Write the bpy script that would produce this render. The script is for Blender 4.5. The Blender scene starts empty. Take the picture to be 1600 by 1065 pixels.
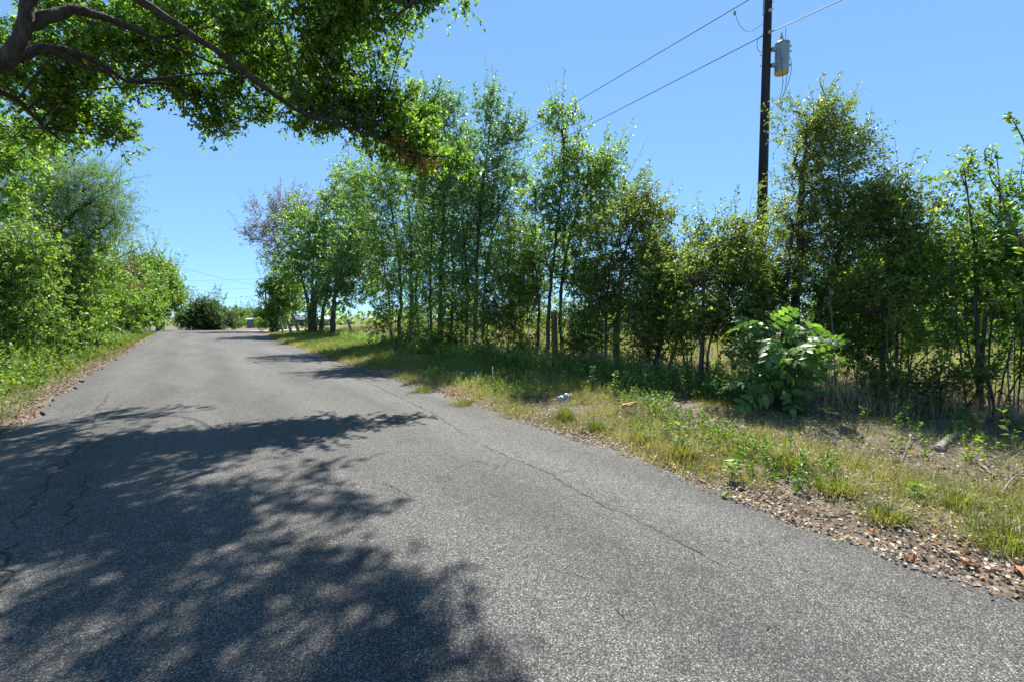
import bpy, math
import numpy as np
from mathutils import Vector, Matrix

# ---------------------------------------------------------------- camera, sky, sun, exposure
scene = bpy.context.scene
COL = scene.collection
F = 1600 * 16.0 / 36.0            # focal length in photo pixels
HOR = 495.0                       # horizon row in the photo
CAMH = 1.5
YAW = math.radians(35)            # camera looks 35 deg to the right of the road (+Y)
PITCH = math.atan((HOR - 532.5) / F)
CY, SY = math.cos(YAW), math.sin(YAW)

cd = bpy.data.cameras.new('camera'); cam = bpy.data.objects.new('camera', cd); COL.objects.link(cam)
cd.sensor_width = 36; cd.lens = 16; cd.clip_start = 0.05; cd.clip_end = 5000
cam.location = (0, 0, CAMH)
cam.rotation_euler = (math.pi / 2 + PITCH, 0, -YAW)
scene.camera = cam

SUN_EL = math.radians(55); SUN_AZ = YAW + math.radians(9)      # azimuth from +Y towards +X
sdir = Vector((math.sin(SUN_AZ) * math.cos(SUN_EL), math.cos(SUN_AZ) * math.cos(SUN_EL), math.sin(SUN_EL)))
w = bpy.data.worlds.new('World'); scene.world = w; w.use_nodes = True
nt = w.node_tree; nt.nodes.clear()
sky = nt.nodes.new('ShaderNodeTexSky'); sky.sky_type = 'NISHITA'; sky.sun_disc = False
sky.sun_elevation = SUN_EL; sky.sun_rotation = SUN_AZ
sky.altitude = 4000; sky.air_density = 1.0; sky.dust_density = 0.0; sky.ozone_density = 6.0
bg = nt.nodes.new('ShaderNodeBackground'); bg.inputs['Strength'].default_value = 0.091
wo = nt.nodes.new('ShaderNodeOutputWorld')
hsv = nt.nodes.new('ShaderNodeGamma'); hsv.inputs['Gamma'].default_value = 0.46
nt.links.new(sky.outputs[0], hsv.inputs['Color']); tint = nt.nodes.new('ShaderNodeMix'); tint.data_type = 'RGBA'; tint.blend_type = 'MULTIPLY'; tint.inputs['Factor'].default_value = 1; tint.inputs[7].default_value = (1.18, 1.79, 2.32, 1)
nt.links.new(hsv.outputs[0], tint.inputs[6]); nt.links.new(tint.outputs[2], bg.inputs['Color']); nt.links.new(bg.outputs[0], wo.inputs['Surface'])
sl = bpy.data.lights.new('sun', 'SUN'); sun = bpy.data.objects.new('sun', sl); COL.objects.link(sun)
sl.energy = 5.0; sl.angle = math.radians(0.53); sl.color = (1.0, 0.95, 0.87)
sun.rotation_euler = (-sdir).to_track_quat('-Z', 'Y').to_euler()
scene.view_settings.view_transform = 'Standard'; scene.view_settings.look = 'None'
scene.view_settings.exposure = 1.35; scene.view_settings.gamma = 1.0
scene.view_settings.use_curve_mapping = False

scene.cycles.max_bounces = 12; scene.cycles.diffuse_bounces = 7

# ---------------------------------------------------------------- places
def ray(px, py):
    xc = (px - 800) / F; yc = (532.5 - py) / F
    st, ct = math.sin(PITCH), math.cos(PITCH)
    fh = ct - yc * st
    return xc / fh, (st + yc * ct) / fh
def uv(X, Z):                       # camera-aligned ground coords -> world x (u), y (v)
    return X * CY + Z * SY, -X * SY + Z * CY
def W(px, py, Z):
    a, b = ray(px, py); u, v = uv(a * Z, Z)
    return np.array((u, v, CAMH + b * Z))
def S(gpx, gpy, h):                 # the point at height h whose shadow falls on ground seen at (gpx, gpy)
    a, b = ray(gpx, gpy); Z = -CAMH / b; u, v = uv(a * Z, Z)
    k = h / math.tan(SUN_EL)
    return np.array((u + k * math.sin(SUN_AZ), v + k * math.cos(SUN_AZ), h))
AX = np.array(((CY, -SY, 0.0), (SY, CY, 0.0), (0.0, 0.0, 1.0)))   # rows: image-right, depth, up

def sm(a, b, x):
    t = np.clip((x - a) / (b - a), 0, 1); return t * t * (3 - 2 * t)
RV = np.array([-60, 0.4, 3.1, 7.7, 14.6, 29.6, 43, 50, 56, 62, 75, 110, 160, 260, 420])
RU = np.array([3.5, 3.5, 3.78, 3.9, 3.9, 4.2, 4.9, 7.5, 6.0, 1.6, -0.6, -4.4, -12, -30, -70])
LV = np.array([-60, 2, 8, 15.2, 54, 75, 110, 160, 260, 420])
LU = np.array([-1.9, -1.9, -1.95, -2.2, -2.8, -4.2, -8, -15.6, -33.6, -74])
def wob(x, k):
    return np.sin(x * 1.7 + k) * .5 + np.sin(x * 3.9 + 2.1 * k) * .3 + np.sin(x * 8.3 + 3.3 * k) * .2
def eR(v): return np.interp(v, RV, RU) + .07 * wob(v, 1.0)
def eL(v): return np.interp(v, LV, LU) + .10 * wob(v, 4.0)
def zr(v): return -0.0145 * np.clip(v - 52 + 6 * (1 - sm(40, 64, v)), 0, 330) * sm(46, 60, v)
def G(u, v):
    u = np.asarray(u, float); v = np.asarray(v, float)
    r = u - eR(v); l = eL(v) - u
    out = np.maximum(r, l)
    z = zr(v)
    z = z - .035 * (1 - sm(0.05, .35, out)) - .05 * (1 - sm(-.25, .0, out))
    z = z + .13 * sm(.3, 3.0, r) * (1 - sm(40, 50, v) * .8)
    z = z + .5 * sm(3.0, 8.0, r) * sm(20, 30, v) * (1 - sm(38, 50, v))
    z = z + .18 * sm(.4, 2.5, l)
    n = np.sin(u * 2.3 + v * 1.1) * np.sin(v * 1.9 - u * .7) + .6 * np.sin(u * 5.1 - v * 3.7) * np.sin(v * 4.3 + u * 2.9)
    z = z + .028 * n * sm(.15, .8, out)
    z = z + .35 * np.sin(u * .05 + 1) * np.sin(v * .043) * sm(25, 90, out)
    return z

# ---------------------------------------------------------------- mesh helpers
def npmesh(name, verts, loops, sizes, tone=None, smooth=False):
    me = bpy.data.meshes.new(name)
    verts = np.asarray(verts, np.float32); loops = np.asarray(loops, np.int32); sizes = np.asarray(sizes, np.int32)
    me.vertices.add(len(verts)); me.vertices.foreach_set('co', verts.ravel())
    me.loops.add(len(loops)); me.loops.foreach_set('vertex_index', loops)
    me.polygons.add(len(sizes))
    st = np.concatenate(([0], np.cumsum(sizes)[:-1])).astype(np.int32)
    me.polygons.foreach_set('loop_start', st)
    me.polygons.foreach_set('use_smooth', np.full(len(sizes), smooth, bool))
    if tone is not None:
        at = me.attributes.new('tone', 'FLOAT', 'FACE'); at.data.foreach_set('value', np.asarray(tone, np.float32))
    me.update(calc_edges=True)
    return me
def obj(name, me, mat, parent=None, loc=None):
    o = bpy.data.objects.new(name, me); COL.objects.link(o)
    if mat is not None and len(me.materials) == 0: me.materials.append(mat)
    if loc is not None: o.location = loc
    if parent is not None: o.parent = parent
    return o
def tag(o, label, cat, group=None):
    o['label'] = label; o['category'] = cat
    if group: o['group'] = group
    return o
def empty(name, loc, label=None, cat=None, group=None):
    o = bpy.data.objects.new(name, None); COL.objects.link(o); o.location = [float(x) for x in loc]
    o.empty_display_size = .2
    if label: tag(o, label, cat, group)
    return o
class MB:                            # collects polygons
    def __init__(s): s.v = []; s.l = []; s.s = []; s.t = []; s.n = 0
    def add(s, v, faces, tone=None):
        v = np.asarray(v, float).reshape(-1, 3); f = np.asarray(faces, int)
        s.v.append(v); s.l.append((f + s.n).ravel()); s.s.append(np.full(len(f), f.shape[1])); s.n += len(v)
        s.t.append(np.full(len(f), .5) if tone is None else np.broadcast_to(np.asarray(tone, float), (len(f),)))
    def tube(s, pts, rad, sides=7, cap=True):
        pts = np.asarray(pts, float); n = len(pts); rad = np.broadcast_to(np.asarray(rad, float), (n,))
        d = np.gradient(pts, axis=0); d /= np.linalg.norm(d, axis=1)[:, None] + 1e-9
        up = np.where(np.abs(d[:, 2:3]) < .9, np.array([[0, 0, 1.]]), np.array([[1., 0, 0]]))
        a = np.cross(d, up); a /= np.linalg.norm(a, axis=1)[:, None] + 1e-9
        for i in range(1, n):        # keep the frame from flipping
            q = a[i - 1] - d[i] * np.dot(a[i - 1], d[i]); a[i] = q / (np.linalg.norm(q) + 1e-9)
        b = np.cross(d, a)
        th = np.arange(sides) * 2 * math.pi / sides
        v = pts[:, None, :] + rad[:, None, None] * (np.cos(th)[None, :, None] * a[:, None, :] + np.sin(th)[None, :, None] * b[:, None, :])
        i = np.arange(n - 1)[:, None] * sides; j = np.arange(sides)[None, :]; k = (j + 1) % sides
        f = np.stack((i + j, i + k, i + sides + k, i + sides + j), -1).reshape(-1, 4)
        s.add(v.reshape(-1, 3), f)
        if cap:
            s.add(v[-1], [list(range(sides))]); s.add(v[0], [list(range(sides))[::-1]])
    def box(s, c, h, M=None):
        c = np.asarray(c, float); h = np.asarray(h, float)
        v = np.array([(x, y, z) for x in (-1, 1) for y in (-1, 1) for z in (-1, 1)], float) * h
        if M is not None: v = v @ np.asarray(M)
        s.add(v + c, [(0, 1, 3, 2), (4, 6, 7, 5), (0, 4, 5, 1), (2, 3, 7, 6), (0, 2, 6, 4), (1, 5, 7, 3)])
    def lathe(s, prof, c, sides=16, M=None):
        th = np.arange(sides) * 2 * math.pi / sides; n = len(prof)
        v = np.array([[(r * math.cos(t), r * math.sin(t), z) for t in th] for r, z in prof], float).reshape(-1, 3)
        if M is not None: v = v @ np.asarray(M)
        i = np.arange(n - 1)[:, None] * sides; j = np.arange(sides)[None, :]; k = (j + 1) % sides
        s.add(v + np.asarray(c, float), np.stack((i + j, i + k, i + sides + k, i + sides + j), -1).reshape(-1, 4))
    def mesh(s, name, base=(0, 0, 0), smooth=False):
        return npmesh(name, np.concatenate(s.v) - np.asarray(base, float), np.concatenate(s.l), np.concatenate(s.s), np.concatenate(s.t), smooth)
    def build(s, name, mat, parent=None, base=(0, 0, 0), smooth=False):
        return obj(name, s.mesh(name, base, smooth), mat, parent)
def nrm(a): return a / (np.linalg.norm(a, axis=-1, keepdims=True) + 1e-9)
def spline(P, m=6):                 # Catmull-Rom through points
    P = np.asarray(P, float)
    if len(P) < 3: return np.array([P[0] + (P[-1] - P[0]) * t for t in np.linspace(0, 1, m + 1)])
    Q = np.vstack((2 * P[0] - P[1], P, 2 * P[-1] - P[-2])); out = []
    for i in range(1, len(Q) - 2):
        for t in np.linspace(0, 1, m, endpoint=False):
            a, b, c, d = Q[i - 1], Q[i], Q[i + 1], Q[i + 2]
            out.append(.5 * (2 * b + (c - a) * t + (2 * a - 5 * b + 4 * c - d) * t * t + (3 * b - a - 3 * c + d) * t ** 3))
    out.append(P[-1]); return np.array(out)

# ---------------------------------------------------------------- materials
def nodes(name):
    m = bpy.data.materials.new(name); m.use_nodes = True; t = m.node_tree; t.nodes.clear()
    o = t.nodes.new('ShaderNodeOutputMaterial'); return m, t, o
def N(t, kind, **kw):
    n = t.nodes.new(kind)
    for k, v in kw.items():
        if k.startswith('_'): setattr(n, k[1:], v)
        else: n.inputs[k.replace('__', ' ')].default_value = v
    return n
def ramp(t, stops, interp='LINEAR'):
    r = t.nodes.new('ShaderNodeValToRGB'); e = r.color_ramp.elements; r.color_ramp.interpolation = interp
    while len(e) < len(stops): e.new(.5)
    for el, (p, c) in zip(e, stops): el.position = p; el.color = (*c, 1)
    return r
def leafmat(name, stops, rough=.5, transl=.48, tcol=(1.4, 1.6, .62), spec=.4, gain=1.5):
    m, t, o = nodes(name); L = t.links.new
    a = N(t, 'ShaderNodeAttribute', _attribute_name='tone'); r = ramp(t, [(q_, tuple(min(.8, x * gain) for x in c_)) for q_, c_ in stops]); L(a.outputs['Fac'], r.inputs[0])
    p = N(t, 'ShaderNodeBsdfPrincipled', Roughness=rough); p.inputs['Specular IOR Level'].default_value = spec
    L(r.outputs[0], p.inputs['Base Color'])
    mx = N(t, 'ShaderNodeMix', _data_type='RGBA', _blend_type='MULTIPLY'); mx.inputs['Factor'].default_value = 1
    L(r.outputs[0], mx.inputs[6]); mx.inputs[7].default_value = (*tcol, 1)
    tr = N(t, 'ShaderNodeBsdfTranslucent'); L(mx.outputs[2], tr.inputs['Color'])
    ms = N(t, 'ShaderNodeMixShader', Fac=transl); L(p.outputs[0], ms.inputs[1]); L(tr.outputs[0], ms.inputs[2])
    L(ms.outputs[0], o.inputs[0]); return m
def noisemat(name, stops, scale=6, detail=6, rough=.85, bump=.3, bscale=None, bdist=.02, stretch=None, spec=.3, metal=0):
    m, t, o = nodes(name); L = t.links.new
    tc = N(t, 'ShaderNodeTexCoord'); mp = N(t, 'ShaderNodeMapping'); L(tc.outputs['Object'], mp.inputs[0])
    if stretch: mp.inputs['Scale'].default_value = stretch
    n = N(t, 'ShaderNodeTexNoise', Scale=scale, Detail=detail, Roughness=.65); L(mp.outputs[0], n.inputs['Vector'])
    r = ramp(t, stops); L(n.outputs['Fac'], r.inputs[0])
    p = N(t, 'ShaderNodeBsdfPrincipled', Roughness=rough, Metallic=metal); p.inputs['Specular IOR Level'].default_value = spec
    L(r.outputs[0], p.inputs['Base Color'])
    n2 = N(t, 'ShaderNodeTexNoise', Scale=bscale or scale * 3, Detail=5); L(mp.outputs[0], n2.inputs['Vector'])
    b = N(t, 'ShaderNodeBump', Strength=bump, Distance=bdist); L(n2.outputs['Fac'], b.inputs['Height']); L(b.outputs[0], p.inputs['Normal'])
    L(p.outputs[0], o.inputs[0]); return m

def road_material():
    m, t, o = nodes('chipseal_asphalt'); L = t.links.new
    g = N(t, 'ShaderNodeNewGeometry')
    v = N(t, 'ShaderNodeTexVoronoi', Scale=150, Randomness=1); L(g.outputs['Position'], v.inputs['Vector'])
    sp = N(t, 'ShaderNodeSeparateColor'); L(v.outputs['Color'], sp.inputs[0])
    r = ramp(t, [(0, (.034, .033, .032)), (.3, (.079, .078, .074)), (.6, (.134, .131, .126)), (.85, (.206, .202, .191)), (1, (.39, .38, .36))])
    L(sp.outputs[0], r.inputs[0])
    dk = ramp(t, [(0.28, (1, 1, 1)), (.64, (.42, .42, .42))]); L(v.outputs['Distance'], dk.inputs[0])
    m1 = N(t, 'ShaderNodeMix', _data_type='RGBA', _blend_type='MULTIPLY'); m1.inputs['Factor'].default_value = 1
    L(r.outputs[0], m1.inputs[6]); L(dk.outputs[0], m1.inputs[7])
    mp = N(t, 'ShaderNodeMapping'); mp.inputs['Scale'].default_value = (1, .18, 1); L(g.outputs['Position'], mp.inputs[0])
    n = N(t, 'ShaderNodeTexNoise', Scale=1.1, Detail=5, Roughness=.6); L(mp.outputs[0], n.inputs['Vector'])
    r2 = ramp(t, [(.32, (.70, .70, .71)), (.5, (1.0, .99, .97)), (.68, (1.2, 1.18, 1.13))]); L(n.outputs['Fac'], r2.inputs[0])
    m2 = N(t, 'ShaderNodeMix', _data_type='RGBA', _blend_type='MULTIPLY'); m2.inputs['Factor'].default_value = 1
    L(m1.outputs[2], m2.inputs[6]); L(r2.outputs[0], m2.inputs[7])
    n3 = N(t, 'ShaderNodeTexNoise', Scale=9, Detail=6, Roughness=.7); L(g.outputs['Position'], n3.inputs['Vector'])
    r3 = ramp(t, [(.25, (.55, .55, .55)), (.45, (.85, .85, .85)), (.75, (1.0, 1.0, .99))]); L(n3.outputs['Fac'], r3.inputs[0])
    m3 = N(t, 'ShaderNodeMix', _data_type='RGBA', _blend_type='MULTIPLY'); m3.inputs['Factor'].default_value = 1
    L(m2.outputs[2], m3.inputs[6]); L(r3.outputs[0], m3.inputs[7])
    sx = N(t, 'ShaderNodeSeparateXYZ'); L(g.outputs['Position'], sx.inputs[0])
    nw = N(t, 'ShaderNodeTexNoise', Scale=.5, Detail=3); L(g.outputs['Position'], nw.inputs['Vector'])
    ma = N(t, 'ShaderNodeMath', _operation='MULTIPLY_ADD'); ma.inputs[1].default_value = .9; L(nw.outputs['Fac'], ma.inputs[0]); L(sx.outputs[0], ma.inputs[2])
    mu = N(t, 'ShaderNodeMath', _operation='MULTIPLY'); mu.inputs[1].default_value = 4.3; L(ma.outputs[0], mu.inputs[0])
    sn = N(t, 'ShaderNodeMath', _operation='SINE'); L(mu.outputs[0], sn.inputs[0])
    mr = N(t, 'ShaderNodeMapRange'); mr.inputs[1].default_value = -1; mr.inputs[2].default_value = 1; mr.inputs[3].default_value = .90; mr.inputs[4].default_value = 1.09; L(sn.outputs[0], mr.inputs[0])
    ns = N(t, 'ShaderNodeTexNoise', Scale=2.3, Detail=4, Roughness=.55); L(g.outputs['Position'], ns.inputs['Vector'])
    rs = ramp(t, [(.30, (.72, .72, .73)), (.40, (1.0, 1.0, 1.0)), (.66, (1.0, 1.0, .99)), (.76, (1.12, 1.10, 1.05))]); L(ns.outputs['Fac'], rs.inputs[0])
    m4 = N(t, 'ShaderNodeMix', _data_type='RGBA', _blend_type='MULTIPLY'); m4.inputs['Factor'].default_value = 1; L(m3.outputs[2], m4.inputs[6]); L(rs.outputs[0], m4.inputs[7])
    m5 = N(t, 'ShaderNodeVectorMath', _operation='SCALE'); L(m4.outputs[2], m5.inputs[0]); L(mr.outputs[0], m5.inputs['Scale'])
    p = N(t, 'ShaderNodeBsdfPrincipled', Roughness=.8); p.inputs['Specular IOR Level'].default_value = .35
    L(m5.outputs[0], p.inputs['Base Color'])
    inv = N(t, 'ShaderNodeMath', _operation='MULTIPLY_ADD'); inv.inputs[1].default_value = -1; inv.inputs[2].default_value = 1
    L(v.outputs['Distance'], inv.inputs[0])
    b = N(t, 'ShaderNodeBump', Strength=.75, Distance=.006); L(inv.outputs[0], b.inputs['Height']); L(b.outputs[0], p.inputs['Normal'])
    L(p.outputs[0], o.inputs[0]); return m
def ground_material():
    m, t, o = nodes('verge_soil'); L = t.links.new
    g = N(t, 'ShaderNodeNewGeometry')
    n = N(t, 'ShaderNodeTexNoise', Scale=3.2, Detail=10, Roughness=.72); L(g.outputs['Position'], n.inputs['Vector'])
    r = ramp(t, [(.28, (.055, .044, .033)), (.45, (.115, .094, .071)), (.6, (.185, .153, .12)), (.78, (.27, .235, .19))]); L(n.outputs['Fac'], r.inputs[0])
    n2 = N(t, 'ShaderNodeTexNoise', Scale=.35, Detail=8, Roughness=.7); L(g.outputs['Position'], n2.inputs['Vector'])
    r2 = ramp(t, [(.35, (.10, .10, .036)), (.5, (.15, .135, .06)), (.68, (.07, .095, .026))]); L(n2.outputs['Fac'], r2.inputs[0])
    sx = N(t, 'ShaderNodeSeparateXYZ'); L(g.outputs['Position'], sx.inputs[0])
    # soil and litter by the road, meadow grass in the fields
    ad = N(t, 'ShaderNodeMath', _operation='ABSOLUTE'); s1 = N(t, 'ShaderNodeMath', _operation='SUBTRACT'); s1.inputs[1].default_value = 2.0
    L(sx.outputs[0], s1.inputs[0]); L(s1.outputs[0], ad.inputs[0])
    mr = N(t, 'ShaderNodeMapRange'); mr.inputs[1].default_value = 5.5; mr.inputs[2].default_value = 11.0; L(ad.outputs[0], mr.inputs[0])
    mx = N(t, 'ShaderNodeMix', _data_type='RGBA'); L(mr.outputs[0], mx.inputs['Factor']); L(r.outputs[0], mx.inputs[6]); L(r2.outputs[0], mx.inputs[7])
    p = N(t, 'ShaderNodeBsdfPrincipled', Roughness=.95); p.inputs['Specular IOR Level'].default_value = .15
    L(mx.outputs[2], p.inputs['Base Color'])
    n3 = N(t, 'ShaderNodeTexNoise', Scale=28, Detail=8, Roughness=.75); L(g.outputs['Position'], n3.inputs['Vector'])
    b = N(t, 'ShaderNodeBump', Strength=.8, Distance=.03); L(n3.outputs['Fac'], b.inputs['Height']); L(b.outputs[0], p.inputs['Normal'])
    L(p.outputs[0], o.inputs[0]); return m

M = {}
M['road'] = road_material(); M['ground'] = ground_material()
M['gravel'] = noisemat('pale_gravel', [(.3, (.30, .27, .22)), (.7, (.48, .45, .39))], 8, 8, .95, .6)
M['crack'] = noisemat('crack_fill', [(.3, (.022, .021, .02)), (.7, (.05, .048, .045))], 12, 4, .95, .5)
M['bark'] = noisemat('grey_brown_bark', [(.3, (.045, .035, .027)), (.55, (.10, .083, .066)), (.75, (.19, .165, .14))], 9, 8, .9, .9, 14, .03, (1, 1, .25))
M['bark_dark'] = noisemat('dark_bark', [(.3, (.022, .015, .011)), (.55, (.062, .045, .033)), (.8, (.13, .10, .075))], 16, 8, .9, 1.0, 26, .05, (1, 1, .3))
M['dead'] = noisemat('weathered_dead_wood', [(.3, (.12, .10, .085)), (.7, (.30, .27, .24))], 8, 7, .9, .7, 20, .015, (1, 1, .2))
M['post'] = noisemat('weathered_post_wood', [(.3, (.10, .065, .042)), (.7, (.24, .17, .12))], 7, 7, .9, .7, 18, .015, (1, 1, .15))
M['pale_post'] = noisemat('silvered_post_wood', [(.3, (.17, .15, .125)), (.7, (.36, .33, .29))], 7, 7, .9, .7, 18, .015, (1, 1, .15))
M['stump'] = noisemat('torn_red_wood', [(.25, (.07, .034, .020)), (.55, (.24, .12, .065)), (.8, (.42, .27, .16))], 14, 7, .85, .9, 30, .02, (1, 1, .2))
M['pole'] = noisemat('creosoted_pole', [(.3, (.012, .010, .010)), (.6, (.032, .027, .026)), (.8, (.06, .052, .05))], 6, 7, .8, .6, 16, .015, (1, 1, .12))
M['tank'] = noisemat('grey_enamel', [(.3, (.20, .25, .28)), (.7, (.28, .33, .36))], 3, 5, .45, .1, 9, .01)
M['tank_base'] = noisemat('reflected_yellow_base', [(.3, (.42, .34, .15)), (.7, (.6, .5, .25))], 5, 5, .6, .1)  # yellow light reflected onto the tank's underside, painted into the base colour
M['porcelain'] = noisemat('grey_porcelain', [(.3, (.30, .30, .32)), (.7, (.45, .45, .47))], 5, 3, .25, .05)
M['metal'] = noisemat('galvanised_metal', [(.3, (.22, .22, .23)), (.7, (.36, .36, .37))], 12, 4, .5, .1, metal=.6)
M['wire'] = noisemat('black_wire', [(.3, (.03, .03, .035)), (.7, (.06, .06, .065))], 9, 3, .6, .05)
GREEN = [(0, (.024, .046, .012)), (.35, (.056, .092, .022)), (.7, (.105, .150, .036)), (.90, (.16, .20, .052)), (.955, (.23, .21, .06)), (1, (.27, .14, .05))]
M['leaf_over'] = leafmat('elm_leaf', [(0, (.022, .044, .009)), (.4, (.056, .096, .018)), (.75, (.10, .152, .027)), (.96, (.16, .21, .04)), (1, (.24, .18, .05))], .42, .56, (1.45, 1.7, .6), gain=1.85)
M['leaf_mid'] = leafmat('hackberry_leaf', GREEN, .38, .54, (1.35, 1.6, .7), gain=2.05)
M['leaf_olive'] = leafmat('olive_leaf', [(0, (.03, .045, .012)), (.4, (.065, .09, .02)), (.75, (.11, .14, .033)), (.92, (.17, .18, .06)), (1, (.28, .15, .05))], .36, .52, (1.4, 1.55, .7), gain=1.9)
M['leaf_blue'] = leafmat('greyish_leaf', [(0, (.022, .045, .016)), (.5, (.055, .095, .032)), (.9, (.11, .15, .06)), (1, (.18, .18, .07))], .33, .52, (1.35, 1.6, .8), gain=2.1)
M['leaf_bright'] = leafmat('bright_leaf', [(0, (.04, .085, .012)), (.4, (.085, .15, .02)), (.75, (.14, .22, .03)), (.93, (.19, .26, .055)), (1, (.26, .22, .06))], .48, .45, gain=1.4)
M['leaf_dark'] = leafmat('dark_leaf', [(0, (.016, .034, .010)), (.5, (.038, .07, .02)), (.94, (.07, .11, .03)), (1, (.09, .12, .04))], .5, .4)
M['leaf_feather'] = leafmat('feathery_leaf', [(0, (.05, .085, .022)), (.5, (.10, .165, .038)), (1, (.17, .24, .06))], .55, .4)
M['leaf_purple'] = leafmat('russet_leaf', [(0, (.07, .05, .04)), (.5, (.13, .095, .07)), (.8, (.17, .10, .06)), (1, (.11, .13, .05))], .5, .3, (1.2, 1.0, .7))
M['leaf_rust'] = leafmat('dead_rust_leaf', [(0, (.13, .05, .022)), (.6, (.25, .10, .04)), (1, (.34, .17, .09))], .6, .3, (1.2, 1.0, .7))
M['leaf_big'] = leafmat('glossy_leaflet', [(0, (.035, .068, .022)), (.6, (.062, .112, .034)), (1, (.10, .155, .045))], .44, .42, (1.5, 1.8, .55), .45, gain=1.8)
M['grass'] = leafmat('grass_blade', [(0, (.05, .085, .015)), (.3, (.105, .15, .024)), (.6, (.19, .21, .04)), (.8, (.28, .255, .085)), (1, (.40, .34, .18))], .6, .4, (1.4, 1.4, .7), gain=1.0)
M['weed'] = leafmat('weed_leaf', [(0, (.038, .085, .012)), (.4, (.085, .15, .02)), (.75, (.15, .22, .03)), (.94, (.23, .27, .05)), (1, (.3, .24, .08))], .5, .4, gain=1.2)
M['litter'] = leafmat('dry_leaf', [(0, (.10, .07, .045)), (.35, (.22, .16, .105)), (.7, (.38, .31, .23)), (.9, (.55, .48, .39)), (1, (.34, .14, .05))], .75, .12, (1, .9, .7), .2, gain=1.1)
M['orange_leaf'] = leafmat('orange_leaf', [(0, (.20, .09, .04)), (1, (.34, .17, .08))], .7, .15, (1, .9, .7), .2)
M['straw'] = leafmat('dry_stem', [(0, (.16, .12, .075)), (1, (.36, .29, .19))], .8, .1, (1, 1, .8), .2)

# ---------------------------------------------------------------- foliage generators
def leaf_geo(P, D, size, width, rng, fold=.18, curl=0.0):
    """one folded diamond leaf per point: base, left, tip, right"""
    n = len(P); D = nrm(D)
    R = nrm(np.cross(D, nrm(rng.normal(size=(n, 3)) * .8 + np.array((0, 0, 1.)))))
    Nn = np.cross(R, D); s = np.broadcast_to(size, (n,))[:, None]; wd = np.broadcast_to(width, (n,))[:, None]
    mid = P + D * s * .45
    v = np.stack((P, mid + R * wd * s + Nn * s * fold * .5, P + D * s - Nn * s * curl, mid - R * wd * s + Nn * s * fold * .5), 1)
    return v
def leaf_mesh(name, v, tone, base):
    n = len(v); loops = np.arange(4 * n)
    return npmesh(name, v.reshape(-1, 3) - np.asarray(base, float), loops, np.full(n, 4), tone)
def noise3(p, k=0.0):
    return (np.sin(p[..., 0] * 1.9 + k) * np.sin(p[..., 1] * 2.3 + 1.3 * k) + np.sin(p[..., 2] * 2.1 + .7 * k) * np.sin((p[..., 0] + p[..., 1]) * 1.4 + k) + np.sin(p[..., 2] * 4.1 - p[..., 0] * 3.3 + k) * .5)

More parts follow.
